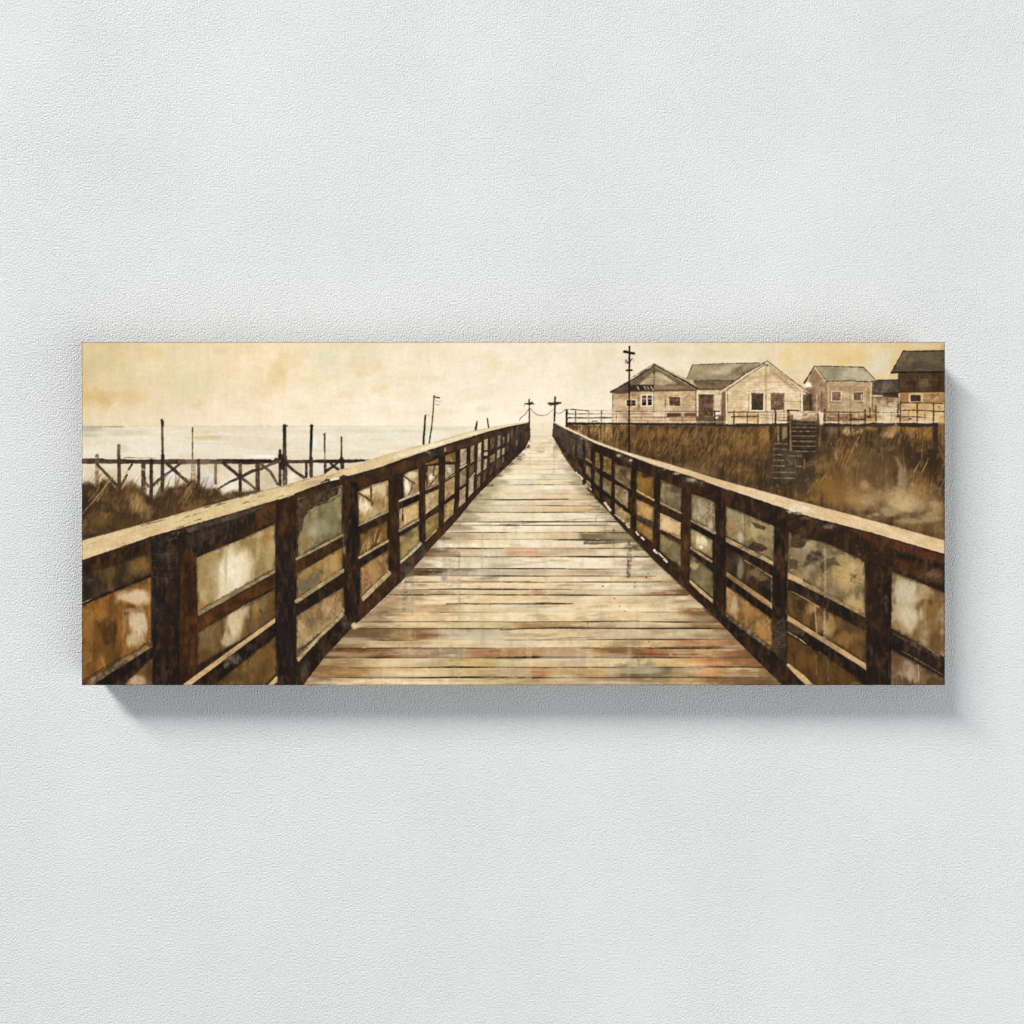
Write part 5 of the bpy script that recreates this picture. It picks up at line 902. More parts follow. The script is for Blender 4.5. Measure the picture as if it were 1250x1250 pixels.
    # ---- bays 6..9
    small = [([(519.6, 566), (535.4, 559), (535.4, 565), (520, 568.4)], (160, 116, 68)), ([(520.4, 569), (535.4, 567.6), (535.4, 590), (519.4, 596)], (200, 172, 128)), ([(519.4, 604), (535.4, 597), (535.4, 616), (519.4, 628)], (218, 194, 146)), ([(519.4, 635), (535.4, 625), (535.4, 644), (519.8, 658)], (170, 146, 90)),
             ([(543.6, 556), (556, 551.6), (556, 563.6), (543.6, 565)], (166, 124, 74)), ([(543.6, 567), (555.2, 567), (555.2, 577), (543.6, 584.4)], (190, 178, 154)), ([(543.2, 588.6), (555, 582), (554.4, 602.6), (543, 611)], (196, 166, 118)), ([(542.6, 616.6), (554.8, 607.6), (553.2, 628), (542, 638)], (194, 170, 116)),
             ([(562, 548.4), (569.2, 547.6), (569.2, 565), (561.8, 569)], (200, 184, 152)), ([(561.6, 576), (568.8, 571), (568.4, 590), (561, 595)], (172, 150, 108)), ([(561, 598.6), (568.4, 594), (568.2, 612.4), (560, 620)], (206, 182, 142)),
             ([(574.6, 545.4), (579, 543.6), (578.4, 563), (574.2, 566)], (176, 154, 122)), ([(573, 570), (578.4, 566), (578, 576), (572.6, 585)], (130, 106, 76)), ([(572.6, 587), (578.4, 580), (578, 600), (571.4, 608)], (196, 184, 156)),
             ([(583.4, 541.4), (587.6, 540), (587.2, 559), (583, 561)], (226, 212, 188)), ([(583, 564), (587, 562), (586.6, 576), (582.4, 579)], (200, 184, 152)), ([(582.6, 582), (586.4, 579), (586, 594), (581.6, 598)], (150, 132, 98)),
             ([(591, 537), (595.4, 535.6), (595, 549), (591, 549.6)], (222, 204, 170)), ([(591, 552.6), (595, 551.6), (594.8, 556), (590.8, 556)], (230, 214, 184)), ([(590.6, 561), (594.6, 559.4), (594, 571), (590.4, 574)], (196, 180, 146)), ([(590, 577), (593.6, 575), (593, 586), (589, 590)], (120, 102, 76)),
             ([(598.8, 535), (604.2, 533), (604, 545), (598.4, 551.6)], (132, 112, 78)), ([(598.4, 557), (604, 554), (603.6, 562), (598, 566)], (190, 164, 122)), ([(598, 569), (603, 565), (602, 576), (597, 580)], (100, 84, 64)),
             ([(607.2, 532), (611, 530.6), (610.8, 544), (607, 545.4)], (176, 160, 128)), ([(607, 550), (610.6, 548), (610.2, 557), (606.6, 560)], (190, 172, 136)), ([(606.6, 562), (610, 560), (609, 568), (606, 571)], (120, 104, 80)),
             ([(613.4, 534), (616, 533), (615.8, 541), (613.4, 542)], (150, 132, 104)), ([(613, 548), (616, 546), (615.6, 554), (612.8, 556)], (196, 178, 144)), ([(613, 559), (615.4, 557), (615, 563), (612.6, 566)], (150, 132, 104)),
             ([(619.4, 530), (621.6, 529), (621.4, 539), (619.2, 541)], (150, 130, 104)), ([(624, 522.6), (626, 522), (626, 534), (624, 535)], (124, 106, 86)), ([(630, 521), (632.4, 520), (632.4, 530), (630, 532)], (112, 92, 74)), ([(629.6, 539), (631.6, 537), (631.6, 543), (629.6, 545)], (150, 130, 104)), ([(618.6, 545), (621, 543), (620.6, 550), (618.4, 552)], (110, 92, 72))]
    for pts, c in small:
        k = min(1, (max(p[0] for p in pts) - min(p[0] for p in pts)) / 10)
        P(pts, c, tuple(np.array(c) * .82), (5, 6), f=.9, r=.35 + .3 * k, amp=.3, a=.9)
    Lw([(530.6, 568), (528.6, 580)], 2, (110, 86, 62)); Lw([(522, 596), (530, 586), (536, 576)], [.9, 1.4], (56, 42, 32)); B(526, 582, 3.6, 6, (240, 234, 220), .9); Lw([(520, 568), (536, 567.4)], 1.6, (38, 28, 22), a=.8); Lw([(521.4, 568), (521.2, 596)], 1.2, (40, 30, 24)); B(520.6, 566, 2, 2, (206, 110, 50), .7); strip((520, 597.6), (535.4, 590.6), 2, 2, (170, 134, 92)); B(548, 574, 3, 5, (226, 220, 204), .7); strip((543.6, 586), (555.4, 579), 1, 1, (176, 150, 110)); strip((562, 571), (569, 567), 2.2, 1.8, (230, 216, 186)); strip((573, 585.6), (579, 578), 1.6, 1.6, (224, 212, 184)); strip((583, 562), (587, 560), 1, 1, (226, 208, 176)); strip((519.8, 660), (533, 647), 2, 1.8, (186, 164, 118)); Lw([(543.6, 564.6), (555, 564)], 1.6, (60, 44, 32), dry=.2); B(548, 561, 4, 3, (150, 96, 50), .6)
    for x in (625, 634, 639, 643):
        Lw([(x, 521), (x - 1, 540)], 1, (104, 88, 72), a=.5, dry=.4)
    for k in range(60):
        x = rng.uniform(600, 645); y = np.interp(x, [600, 645], [545, 525]) + rng.uniform(-8, 16)
        Lw([(x, y), (x - rng.uniform(0, 1), y + rng.uniform(2, 7))], .7, [(40, 31, 25), (110, 94, 76), (60, 48, 38)][k % 3], a=.4)
    # bottom rail to deck: rusty tint, hairlines
    Lw([(520, 668), (546, 640), (575, 608), (600, 584)], [4, 3, 2, 1.4], (84, 58, 36), a=.5, dry=.5); Lw([(494, 700), (520, 672), (552, 636)], 1, (120, 84, 52), a=.5, dry=.4)
    # ---- cap
    P(CLU + CLL[::-1], (214, 190, 142), (224, 198, 152), (26, 10), f=1, r=.55, amp=.1, lab=K_RLC)
    for b in [(140, 660, 40, 9, (220, 186, 144), .5), (230, 635, 40, 8, (212, 194, 138), .7), (300, 617, 30, 8, (218, 200, 146), .6), (345, 603, 24, 6, (222, 204, 160), .5), (380, 590, 20, 5, (190, 162, 126), .7), (402, 582, 14, 4, (206, 180, 142), .6), (470, 562, 20, 3, (226, 200, 154), .5), (150, 666, 10, 3, (200, 150, 90), .5), (186, 650, 10, 3, (206, 160, 96), .4)]:
        B(*b, amp=.12, nz=(12, 3), rot=-16)
    for k in range(120):
        x = rng.uniform(105, 420); u = np.interp(x, [p[0] for p in CLU], [p[1] for p in CLU]); l = np.interp(x, [p[0] for p in CLL], [p[1] for p in CLL]); y = u + (l - u) * rng.uniform(.08, .95); q = rng.uniform(2, 12)
        Lw([(x, y), (x + q, y - q * .285)], rng.uniform(.5, 1), [(160, 132, 92), (236, 216, 172), (120, 98, 70), (196, 160, 108)][k % 4], a=rng.uniform(.2, .55), dry=.3)
    for x0, x1, t in [(218, 246, .35), (170, 186, .1), (236, 243, .75), (214, 222, .9), (262, 272, .15), (183, 200, .12), (296, 302, .5), (246, 268, .08), (290, 312, .06)]:
        for q in range(5):
            x = rng.uniform(x0, x1); u = np.interp(x, [p[0] for p in CLU], [p[1] for p in CLU]); l = np.interp(x, [p[0] for p in CLL], [p[1] for p in CLL]); y = u + (l - u) * t
            Lw([(x, y), (x + 4, y - 1.2)], rng.uniform(.6, 1.4), (92, 82, 68), a=.65, dry=.35)
    Lw(CLL[:6], 1.4, (30, 22, 17), a=.75); Lw(CLL[6:], [1.6, 1.8, 1.2, .8], (26, 19, 15), a=.8); Lw([(x, y + .4) for x, y in CLU[:8]], .8, (96, 78, 50), a=.5, dry=.4)
    for p in [(399, 587.4), (419, 582.6)]:
        Lw([(p[0] - 8, p[1] + 2), (p[0], p[1] - 1.4), (p[0] + 5, p[1] - 1.2)], [1, 3, 1.6], (60, 50, 42), a=.9)
    Lw([(404, 586), (413, 584)], 2.4, (238, 230, 212)); B(352, 605.6, 3, 2.4, (170, 150, 124), .8, hard=.5); B(490, 550, 10, 2.4, (226, 208, 176), .6); Lw([(520, 546), (540, 541)], 2, (236, 224, 196), a=.6); Lw([(516, 545.6), (521, 551)], 4, (224, 210, 180), a=.5, dry=.5)


def paint_rail_right():
    b0 = (44, 31, 22)
    P(CRL + [(1156, 842), (961, 842)] + DR[:-1][::-1], b0, (58, 38, 24), (24, 30), f=1, r=.5, amp=.22, lab=K_RR)
    for pts, c, c2, a in [([(676, 517), (704, 531), (716, 537), (716, 566), (700, 560), (686, 545), (674, 531)], (88, 78, 66), (62, 52, 44), .9), ([(700, 530), (726, 542), (726, 547), (712, 541)], (110, 98, 84), (76, 64, 54), .85), ([(748, 551), (772, 560), (772, 566), (760, 562)], (100, 86, 72), (60, 48, 38), .7), ([(800, 570), (860, 589), (860, 598), (836, 594), (806, 582)], (70, 54, 42), (48, 36, 28), .9), ([(838, 582), (858, 588), (857, 592), (838, 587)], (150, 136, 116), (70, 56, 46), .8), ([(845, 592), (884, 602), (884, 612), (846, 600)], (76, 44, 22), (54, 34, 20), .8), ([(888, 600), (957, 622), (950, 640), (890, 614)], (48, 33, 25), (60, 40, 28), .9), ([(957, 622), (1000, 634), (1070, 653), (1156, 678), (1156, 718), (1088, 694), (1050, 682), (1005, 660), (962, 646)], (48, 34, 25), (64, 42, 24), .9), ([(1030, 643), (1070, 653), (1156, 678), (1156, 690), (1110, 676), (1060, 660)], (96, 52, 30), (72, 40, 26), .9), ([(1090, 680), (1140, 692), (1156, 698), (1156, 714), (1120, 704), (1092, 694)], (88, 54, 24), (62, 40, 22), .85), ([(1090, 672), (1156, 690), (1156, 697), (1100, 682)], (40, 29, 24), None, .8)]:
        P(pts, c, c2, (9, 9), a=a, f=3, r=1.2, amp=.3)
    B(1140, 701, 14, 8, (130, 100, 76), .6, amp=.4, nz=(4, 2)); B(1012, 643, 10, 4, (132, 114, 98), .85, amp=.3, nz=(5, 2)); B(985, 632, 12, 3, (150, 120, 88), .6)
    for k in range(8):
        Lw([(1118 + k * 4, 706 + k), (1140 + k * 2, 696 + k * 1.4)], .8, (176, 146, 112), a=.35, dry=.4)
    # ---- R1
    bay([(1088, 697.6), (1120, 710), (1156, 725), (1156, 804), (1120, 785), (1086.8, 766)], (156, 136, 100), (128, 98, 58), [(1104, 725, 19, 24, (196, 184, 156), 1), (1104, 748, 18, 20, (182, 166, 134), .9), (1112, 755, 16, 18, (206, 194, 166), .7), (1095, 765, 8, 8, (150, 116, 70), .7), (1138, 745, 14, 30, (136, 98, 50), .9), (1144, 780, 10, 16, (110, 76, 40), .8), (1148, 728, 8, 10, (110, 88, 58), .6), (1126, 720, 8, 12, (150, 126, 86), .7), (1124, 770, 6, 18, (150, 124, 84), .5), (1136, 735, 4, 4, (84, 66, 44), .6), (1118, 706, 16, 4, (130, 112, 82), .6)], nz=(8, 10))
    P([(1086.6, 768), (1120, 786), (1156, 804.6), (1156, 829), (1120, 808), (1086.6, 790)], (38, 28, 22), (52, 37, 26), (8, 8), amp=.25); P([(1088, 768), (1120, 784), (1150, 800), (1148, 806), (1118, 791), (1090, 775)], (110, 90, 66), (60, 46, 34), (4, 3), a=.75, r=1.6, amp=.5); Lw([(1100, 794), (1128, 810), (1156, 827)], [.8, 1, .8], (206, 182, 140), a=.7, dry=.4); Lw([(1122, 785), (1146, 800)], 1.2, (196, 176, 142), a=.6, dry=.4)
    bay([(1086.6, 792), (1120, 811), (1156, 830), (1156, 842), (1086.6, 842)], (124, 98, 68), (96, 72, 46), [(1108, 818, 11, 18, (158, 132, 110), .9), (1118, 822, 8, 14, (150, 128, 106), .7), (1140, 834, 14, 8, (86, 62, 40), .7), (1092, 808, 6, 8, (112, 80, 44), .6), (1134, 820, 10, 6, (92, 74, 56), .6)]); Lw([(1121, 812), (1122, 836)], 1, (206, 186, 156), a=.7)
    # ---- post between
    P([(1056.6, 684), (1088, 694), (1087, 842), (1056.6, 842)], (38, 27, 21), (52, 35, 23), (8, 30), amp=.25); B(1072, 700, 14, 10, (64, 44, 26), .6); B(1066, 760, 6, 50, (56, 36, 20), .5, nz=(4, 18)); B(1082, 735, 3.4, 14, (110, 94, 76), .55, amp=.7, nz=(2, 3)); Lw([(1087.4, 695), (1086.6, 835)], 1.2, (24, 17, 14), a=.8); Lw([(1056.6, 690), (1056.8, 830)], .9, (150, 116, 74), a=.45, dry=.5)
    # ---- R2
    bay([(963.4, 650), (985, 658), (1006.6, 662), (1030, 673), (1050, 682), (1055.4, 687), (1056, 751), (1010, 725), (961.6, 699)], (150, 132, 98), (124, 104, 72), [(1034, 705, 22, 26, (186, 158, 106), .95), (1044, 738, 16, 12, (196, 168, 114), .8), (1028, 686, 16, 7, (176, 148, 100), .8), (985, 690, 14, 20, (130, 116, 90), .8), (975, 700, 8, 10, (150, 112, 66), .6), (988, 662, 14, 5, (156, 140, 106), .8), (1020, 675, 10, 4, (110, 94, 66), .6), (1014, 724, 8, 12, (140, 130, 106), .8), (1052, 700, 5, 20, (190, 162, 112), .5)], nz=(8, 9))
    P([(966, 652), (978, 654), (986, 660), (980, 668), (966, 668)], (66, 50, 36), (90, 70, 48), (4, 4), a=.9, f=2, r=2, amp=.4); P([(984, 680), (992, 672), (1004, 672), (1008, 682), (1000, 684), (990, 688), (982, 692)], (74, 58, 42), (100, 84, 60), (5, 4), a=.85, f=3, r=3, amp=.4); P([(1006, 684), (1018, 680), (1022, 686), (1028, 692), (1022, 690), (1014, 690), (1004, 700), (1002, 692)], (92, 74, 50), a=.8, f=2, r=2, amp=.4); P([(962, 680), (974, 686), (972, 694), (964, 694)], (80, 62, 44), a=.7, f=2, r=2)
    for q in range(44):
        B(1043 + rng.normal(0, 4), 706 + rng.normal(0, 4), rng.uniform(.6, 2.6), rng.uniform(.5, 1.6), (90, 70, 46), .4)
    for q in range(60):
        B(965 + rng.uniform(0, 88), 665 + rng.uniform(0, 60), rng.uniform(.8, 3), rng.uniform(.7, 2), [(96, 78, 54), (200, 178, 132)][q % 2], .35)
    Lw([(1007, 668), (1007.4, 700), (1006.6, 780)], [1.4, 3, 2.4], (196, 178, 140), a=.6, dry=.35); Lw([(994, 735), (996, 770)], 1.6, (176, 154, 112), a=.6, dry=.4); Lw([(963, 650), (962, 700)], 1, (176, 150, 108), a=.5, dry=.5)
    P([(961.4, 698.6), (1000, 719), (1056.4, 749.6), (1056.4, 753.6), (1004, 727), (961.4, 706)], (164, 138, 96), (130, 108, 76), (8, 5), amp=.3, r=.7); P([(961.4, 698.6), (980, 708), (980, 713), (961.4, 706)], (206, 172, 126), a=.85)
    P([(961.4, 707), (1004, 728), (1056.4, 754.4), (1056.4, 769), (1010, 744), (962, 718)], (38, 28, 22), (50, 36, 26), (10, 6), amp=.2)
    bay([(962, 720), (985, 732), (1010, 745.4), (1056.2, 770.4), (1056.2, 809), (1010, 780), (961.6, 750)], (118, 88, 46), (92, 66, 34), [(978, 738, 14, 12, (72, 50, 28), .8), (990, 742, 10, 9, (156, 122, 70), .8), (1014, 764, 12, 16, (170, 136, 84), .85), (1034, 780, 18, 12, (150, 112, 60), .8), (1040, 766, 12, 7, (88, 66, 38), .7), (1000, 760, 6, 14, (150, 116, 70), .7), (1048, 795, 8, 10, (120, 82, 40), .7)])
    Lw([(964, 721), (978, 728), (988, 734), (1000, 741)], [.8, 1.4, .8], (200, 170, 122), a=.8, dry=.3); Lw([(1006.8, 745), (1006, 780)], [3.2, 2.4], (196, 180, 146), a=.65, dry=.35); Lw([(994.6, 740), (997, 772)], 1.6, (190, 166, 120), a=.6, dry=.3); Lw([(1013, 750), (1014, 784)], 4, (160, 134, 92), a=.4, dry=.4)
    P([(961, 750.4), (1000, 775), (1056.8, 810), (1057.4, 818), (1006, 785), (961, 757.4)], (196, 160, 112), (176, 142, 98), (10, 6), amp=.18, r=.5); B(1006, 780, 8, 5, (140, 128, 110), .7)
    P([(961.4, 758.4), (1006, 786), (1057, 818.8), (1056.6, 834), (1010, 801), (961.2, 771)], (36, 26, 20), amp=.2); P([(962, 758.6), (982, 771), (981, 778), (962, 770)], (92, 74, 52), a=.8, r=1, amp=.4); Lw([(962, 771.6), (976, 780), (984, 786)], 1.2, (226, 204, 160), a=.85, dry=.2); Lw([(1000, 796), (1014, 806)], 1, (190, 170, 132), a=.6, dry=.3); Lw([(1012, 790), (1013, 804)], 3, (70, 62, 56), a=.5)
    bay([(961, 773), (985, 788), (1010, 803), (1040, 823), (1056, 838), (1056, 842), (996, 842), (980, 826), (960, 810)], (104, 72, 30), (82, 56, 26), [(985, 806, 16, 12, (116, 80, 34), .7), (1020, 826, 18, 9, (94, 68, 36), .6), (1045, 836, 12, 6, (140, 110, 66), .6), (966, 795, 6, 12, (84, 54, 22), .6)]); Lw([(996, 800), (997, 824)], 1.8, (150, 124, 84), a=.55, dry=.4); Lw([(1010.4, 806), (1011, 830)], 2, (150, 124, 86), a=.5, dry=.4)
    P([(958.4, 810.6), (963, 810), (980, 823), (1000, 842), (990, 842), (975, 828)], (206, 176, 128), (188, 156, 108), (7, 5), amp=.15, r=.5)
    # ---- post 944..961
    P([(944.4, 636), (962.4, 644), (960.8, 812), (958, 828), (944, 800), (942.6, 760)], (48, 33, 24), (36, 26, 20), (6, 26), amp=.25); B(954, 700, 6, 34, (66, 42, 24), .5, nz=(4, 14)); P([(943, 754), (960, 756), (960, 806), (950, 806), (942, 792)], (84, 68, 48), (60, 46, 34), (4, 5), a=.8, f=3, r=1.5, amp=.5)
    for k in range(9):
        Lw([(943, 770 + k * 2.4), (952, 771.6 + k * 2.4), (959.6, 770 + k * 2.3)], 1, (140, 118, 84), a=.45, dry=.45)
    B(960, 680, 3, 8, (130, 112, 86), .6, amp=.6, nz=(2, 2)); Lw([(961.4, 690), (961, 760)], .9, (196, 172, 128), a=.4, dry=.6)
    # ---- R3
    bay([(885.8, 617.6), (905, 625), (925, 634), (945.4, 642.4), (944.4, 684.6), (915, 669), (885.6, 654.6)], (160, 142, 104), (142, 124, 90), [(893, 644, 8, 12, (176, 136, 96), .9), (896, 628, 9, 8, (150, 142, 114), .8), (904, 656, 5, 8, (184, 176, 150), .95), (907, 636, 3, 16, (168, 158, 128), .7), (928, 645, 12, 10, (172, 152, 104), .8), (937, 650, 8, 9, (156, 142, 106), .7), (920, 652, 8, 6, (166, 146, 100), .7), (916, 636, 6, 4, (130, 110, 76), .6), (940, 676, 6, 6, (150, 124, 86), .6)], amp=.25)
    P([(918, 638), (926, 640), (936, 644), (932, 646), (922, 644)], (74, 58, 42), a=.85, f=1.6, r=1.6, amp=.4); P([(914, 666), (920, 662), (930, 664), (938, 669), (932, 673), (926, 674), (912, 670)], (64, 48, 34), (84, 66, 46), (4, 3), a=.9, f=1.6, r=1.6, amp=.4); P([(908, 662), (918, 656), (922, 660), (914, 666)], (110, 92, 64), a=.7, f=1.5, r=1.5); Lw([(908.6, 628), (909.4, 664)], .9, (100, 84, 60), a=.7, dry=.2)
    for q in range(30):
        B(894 + rng.normal(0, 4), 646 + rng.normal(0, 5), rng.uniform(.6, 1.8), rng.uniform(.5, 1.4), (110, 82, 58), .4)
    P([(885.6, 655), (915, 670), (944, 685.6), (943.8, 690.6), (915, 676), (885.6, 661)], (176, 150, 110), (120, 104, 78), (6, 4), amp=.3, r=.7); P([(930, 677), (944, 685.4), (944, 690), (928, 682)], (206, 180, 138), a=.7); Lw([(886, 655), (904, 664)], 1, (50, 38, 28))
    P([(886, 662), (915, 677.4), (944, 691.6), (943.6, 702), (915, 687), (886.6, 668)], (34, 25, 20), (48, 34, 24), (8, 6), amp=.2)
    bay([(886.6, 667), (905, 678), (925, 692), (942.6, 703.6), (942.6, 734), (912, 714), (886.4, 697)], (76, 60, 40), (54, 42, 28), [(904, 695, 4.6, 16, (146, 136, 106), .85), (898, 685, 6, 8, (92, 78, 56), .7), (922, 700, 12, 7, (136, 114, 78), .85), (930, 706, 9, 5, (150, 122, 80), .6), (932, 724, 14, 9, (42, 30, 20), .95), (914, 716, 8, 5, (60, 46, 30), .7), (890, 690, 4, 8, (66, 50, 34), .6)]); Lw([(909, 684), (926, 694), (942, 704)], 1.1, (206, 184, 144), a=.75, dry=.25); Lw([(942, 704), (942, 736)], 1, (176, 150, 110), a=.6, dry=.4)
    P([(886.4, 697.4), (912, 715), (942.6, 736.6), (942.4, 743.4), (912, 722), (886.4, 703.4)], (172, 138, 94), (146, 112, 74), (8, 5), amp=.22, r=.5); Lw([(888, 697), (914, 714), (940, 733)], .8, (48, 34, 24), a=.7)
    P([(886.6, 704.4), (912, 723), (942.6, 744.4), (942.6, 754), (920, 739), (886.6, 714)], (34, 25, 20), amp=.2)
    bay([(886.6, 716), (905, 728), (925, 743), (942.8, 756), (942.6, 790), (915, 770), (885.6, 748)], (168, 128, 78), (144, 106, 60), [(897, 738, 4.4, 14, (176, 166, 138), .85), (892, 732, 5, 8, (186, 138, 96), .7), (915, 748, 12, 10, (170, 128, 78), .7), (934, 774, 8, 10, (178, 132, 78), .7), (905, 752, 6, 8, (110, 78, 44), .6), (926, 755, 8, 6, (130, 92, 52), .6)], amp=.35)
    P([(884, 748), (905, 762), (925, 776), (942, 790), (940, 793), (920, 779), (890, 757)], (130, 112, 84), (80, 64, 48), (5, 4), a=.9, r=1, amp=.4); B(914, 771, 4, 4, (180, 164, 134), .7, amp=.4, nz=(2, 2))
    P([(873, 742), (890, 757.6), (920, 780), (944, 796), (960, 812), (960, 842), (903, 785), (880, 761)], (36, 26, 21), (48, 34, 25), (8, 8), amp=.25)
    # ---- post 872..885
    P([(872.8, 604), (886, 608), (885.6, 750), (873, 742)], (54, 36, 23), (40, 28, 21), (5, 26), amp=.25); B(880, 720, 5, 20, (74, 48, 26), .6)
    # ---- R4
    bay([(844, 602.8), (858, 607), (871.6, 613), (873.4, 649), (858, 641), (844, 634)], (166, 150, 118), (142, 124, 92), [(858, 625, 10, 10, (176, 162, 132), .7), (868, 640, 5, 7, (186, 160, 126), .8), (848, 615, 5, 8, (140, 126, 96), .6), (866, 612, 6, 4, (120, 104, 76), .6)], amp=.35)
    for q in range(24):
        Lw([(848 + rng.uniform(0, 20), 608 + rng.uniform(0, 28)), (848 + rng.uniform(0, 22), 612 + rng.uniform(0, 28))], .7, [(96, 80, 58), (214, 198, 164)][q % 2], a=.3)
    Lw([(870, 614), (870.6, 646)], .9, (54, 42, 32), a=.7, dry=.3); strip((844, 635.6), (872.8, 650.6), 2.6, 3.4, (178, 152, 114)); P([(843.4, 638), (872.8, 653), (872, 660), (843.4, 645)], (38, 28, 22), amp=.2)
    bay([(843, 645), (857, 652), (869.6, 659.6), (869.4, 681), (857, 674), (843, 667)], (176, 154, 110), (158, 134, 92), [(857, 660, 9, 9, (222, 210, 176), .9), (856, 668, 3, 3, (240, 234, 216), .9), (846, 664, 4, 5, (140, 112, 70), .6), (866, 676, 5, 5, (140, 118, 78), .6)])
    strip((843, 668.6), (868.4, 685.4), 3, 3, (196, 168, 124)); P([(842, 671), (868.6, 687.6), (871.4, 698), (856, 686), (842, 676)], (44, 32, 24), amp=.25, r=.8)
    bay([(841.6, 674.6), (856, 686), (871, 699.6), (871, 730.4), (856, 718), (841.6, 706)], (130, 118, 84), (110, 98, 66), [(848, 690, 7, 5, (176, 146, 98), .85), (860, 700, 8, 9, (140, 130, 100), .7), (866, 718, 6, 8, (116, 92, 54), .7), (843, 680, 3, 5, (84, 70, 50), .7), (852, 684, 5, 4, (70, 58, 42), .7)])
    P([(841.6, 706.6), (856, 719.4), (870.6, 731.6), (870, 736.4), (855, 724.4), (841.4, 710.6)], (206, 176, 128), (186, 156, 110), (6, 4), amp=.15, r=.5)
    P([(832.6, 588), (843.4, 592), (842, 704), (841, 712), (832.6, 700)], (72, 45, 23), (50, 33, 21), (5, 16), amp=.25); B(838, 660, 5, 14, (110, 66, 26), .7); B(838, 610, 5, 16, (54, 36, 24), .6)
    # ---- R5
    bay([(806, 584.8), (818, 590), (832.4, 596), (831.4, 626), (818, 619), (805.8, 612.6)], (136, 120, 88), (114, 98, 70), [(816, 604, 8, 8, (156, 142, 108), .7), (824, 598, 8, 5, (92, 80, 62), .8), (808, 600, 3, 10, (170, 136, 90), .6)], amp=.3); strip((805.8, 613.6), (831.4, 626.4), 2.8, 2.4, (176, 156, 116)); P([(805.4, 616), (831.4, 629), (831.4, 637), (806, 624.6)], (40, 29, 22), (66, 42, 22), (6, 4), amp=.2)
    bay([(806, 626.4), (818, 632), (831, 638.6), (830.8, 657.6), (818, 650.6), (805.6, 645.6)], (218, 186, 134), (204, 170, 116), [(812, 640, 5, 5, (222, 190, 146), .6)], amp=.15); Lw([(806, 627), (818, 632), (831, 638.6)], .9, (236, 220, 178), a=.7); Lw([(805.8, 628), (805.6, 646)], .9, (236, 216, 172), a=.7); Lw([(806, 645.6), (830.6, 657.6)], 1, (236, 212, 166), a=.6, dry=.2)
    bay([(805.8, 651), (818, 657), (831.4, 665), (831.4, 692.6), (818, 683), (805, 671.4)], (138, 122, 80), (120, 104, 66), [(812, 660, 5, 5, (176, 132, 84), .6), (824, 676, 6, 9, (130, 122, 90), .7), (816, 664, 6, 6, (150, 136, 96), .6)]); Lw([(829.6, 668), (829.8, 692)], 1, (176, 146, 98), a=.6, dry=.3)
    P([(798, 576), (806.4, 580), (805, 676), (798, 668)], (44, 31, 22), (56, 37, 22), (4, 16), amp=.22)
    # ---- R6
    bay([(777, 574.6), (788, 578), (798, 582.4), (797.8, 609.6), (787, 604), (776.6, 598)], (146, 108, 50), (124, 90, 42), [(788, 590, 8, 9, (156, 118, 60), .7), (790, 580, 9, 4, (64, 46, 28), .8), (779, 580, 3, 5, (110, 84, 44), .6)]); strip((776.6, 598.8), (797.6, 610.2), 2.8, 2.6, (206, 174, 118)); P([(776.4, 601), (797.8, 612.6), (797.8, 618.8), (776.4, 608)], (74, 44, 20), (46, 32, 22), (6, 4), amp=.2)
    bay([(776.6, 609), (787, 613.6), (797.8, 619.6), (797.8, 637), (787, 632.6), (776.6, 628)], (196, 156, 98), (180, 140, 84), [(787, 622, 6, 5, (206, 168, 112), .6)]); P([(776.4, 628), (787, 632.6), (797.6, 637.4), (797.6, 644), (787, 639), (776.4, 634.6)], (96, 76, 54), (70, 54, 38), (4, 4), amp=.3)
    bay([(776.6, 634.6), (787, 639.6), (797.2, 644.6), (797, 662.6), (787, 655), (776.6, 648)], (166, 126, 66), (140, 104, 54), [(782, 642, 4, 4, (180, 140, 84), .5)])
    P([(771, 564), (776.8, 566), (776.6, 650), (771, 652)], (56, 36, 22), (42, 30, 22), (4, 14), amp=.25); Lw([(770.4, 608), (769.6, 632)], 1.6, (130, 76, 36), a=.6, dry=.3)
    # ---- R7..R11
    small = [([(750.8, 566.6), (760, 569), (770.4, 571.4), (769.8, 596), (760, 590), (750.6, 583.4)], (136, 112, 76)), ([(750.2, 591), (758, 594), (766.8, 598.4), (766.8, 621), (758, 615), (749.8, 608)], (168, 140, 96)), ([(749.8, 612.8), (760, 619), (769.2, 627), (769.2, 642), (760, 635), (750, 625)], (176, 144, 96)),
             ([(736.8, 556.4), (746.4, 560.6), (746.2, 578), (736.2, 573)], (150, 118, 62)), ([(736.2, 583), (746.4, 588), (746, 605), (736, 598)], (150, 128, 92)), ([(736, 603.6), (746, 610), (745.8, 618), (736, 610)], (92, 64, 36)),
             ([(727, 551.4), (733, 554.4), (733, 571), (726.4, 568)], (146, 118, 56)), ([(726.2, 575), (732, 578), (731.8, 595), (726, 590)], (136, 116, 84)), ([(726, 596.6), (731.6, 601), (731.4, 608), (726, 602)], (120, 74, 40)),
             ([(715, 540.8), (721, 544), (721, 562), (715, 559)], (124, 98, 70)), ([(715.4, 567.6), (721, 570.6), (721, 583.4), (715.2, 577)], (162, 136, 94)), ([(716, 586), (721, 589), (721, 594), (716, 589)], (176, 146, 100)),
             ([(705.6, 536), (709.6, 538), (709.6, 556), (705, 552)], (112, 96, 74)), ([(706, 568), (710.4, 571), (710.4, 579), (706, 574)], (120, 98, 70)), ([(694, 534), (702, 537), (701, 554), (697, 552)], (124, 96, 68))]
    for pts, c in small:
        P(pts, c, tuple(np.array(c) * .8), (5, 6), f=.9, r=.7, amp=.35, a=.92)
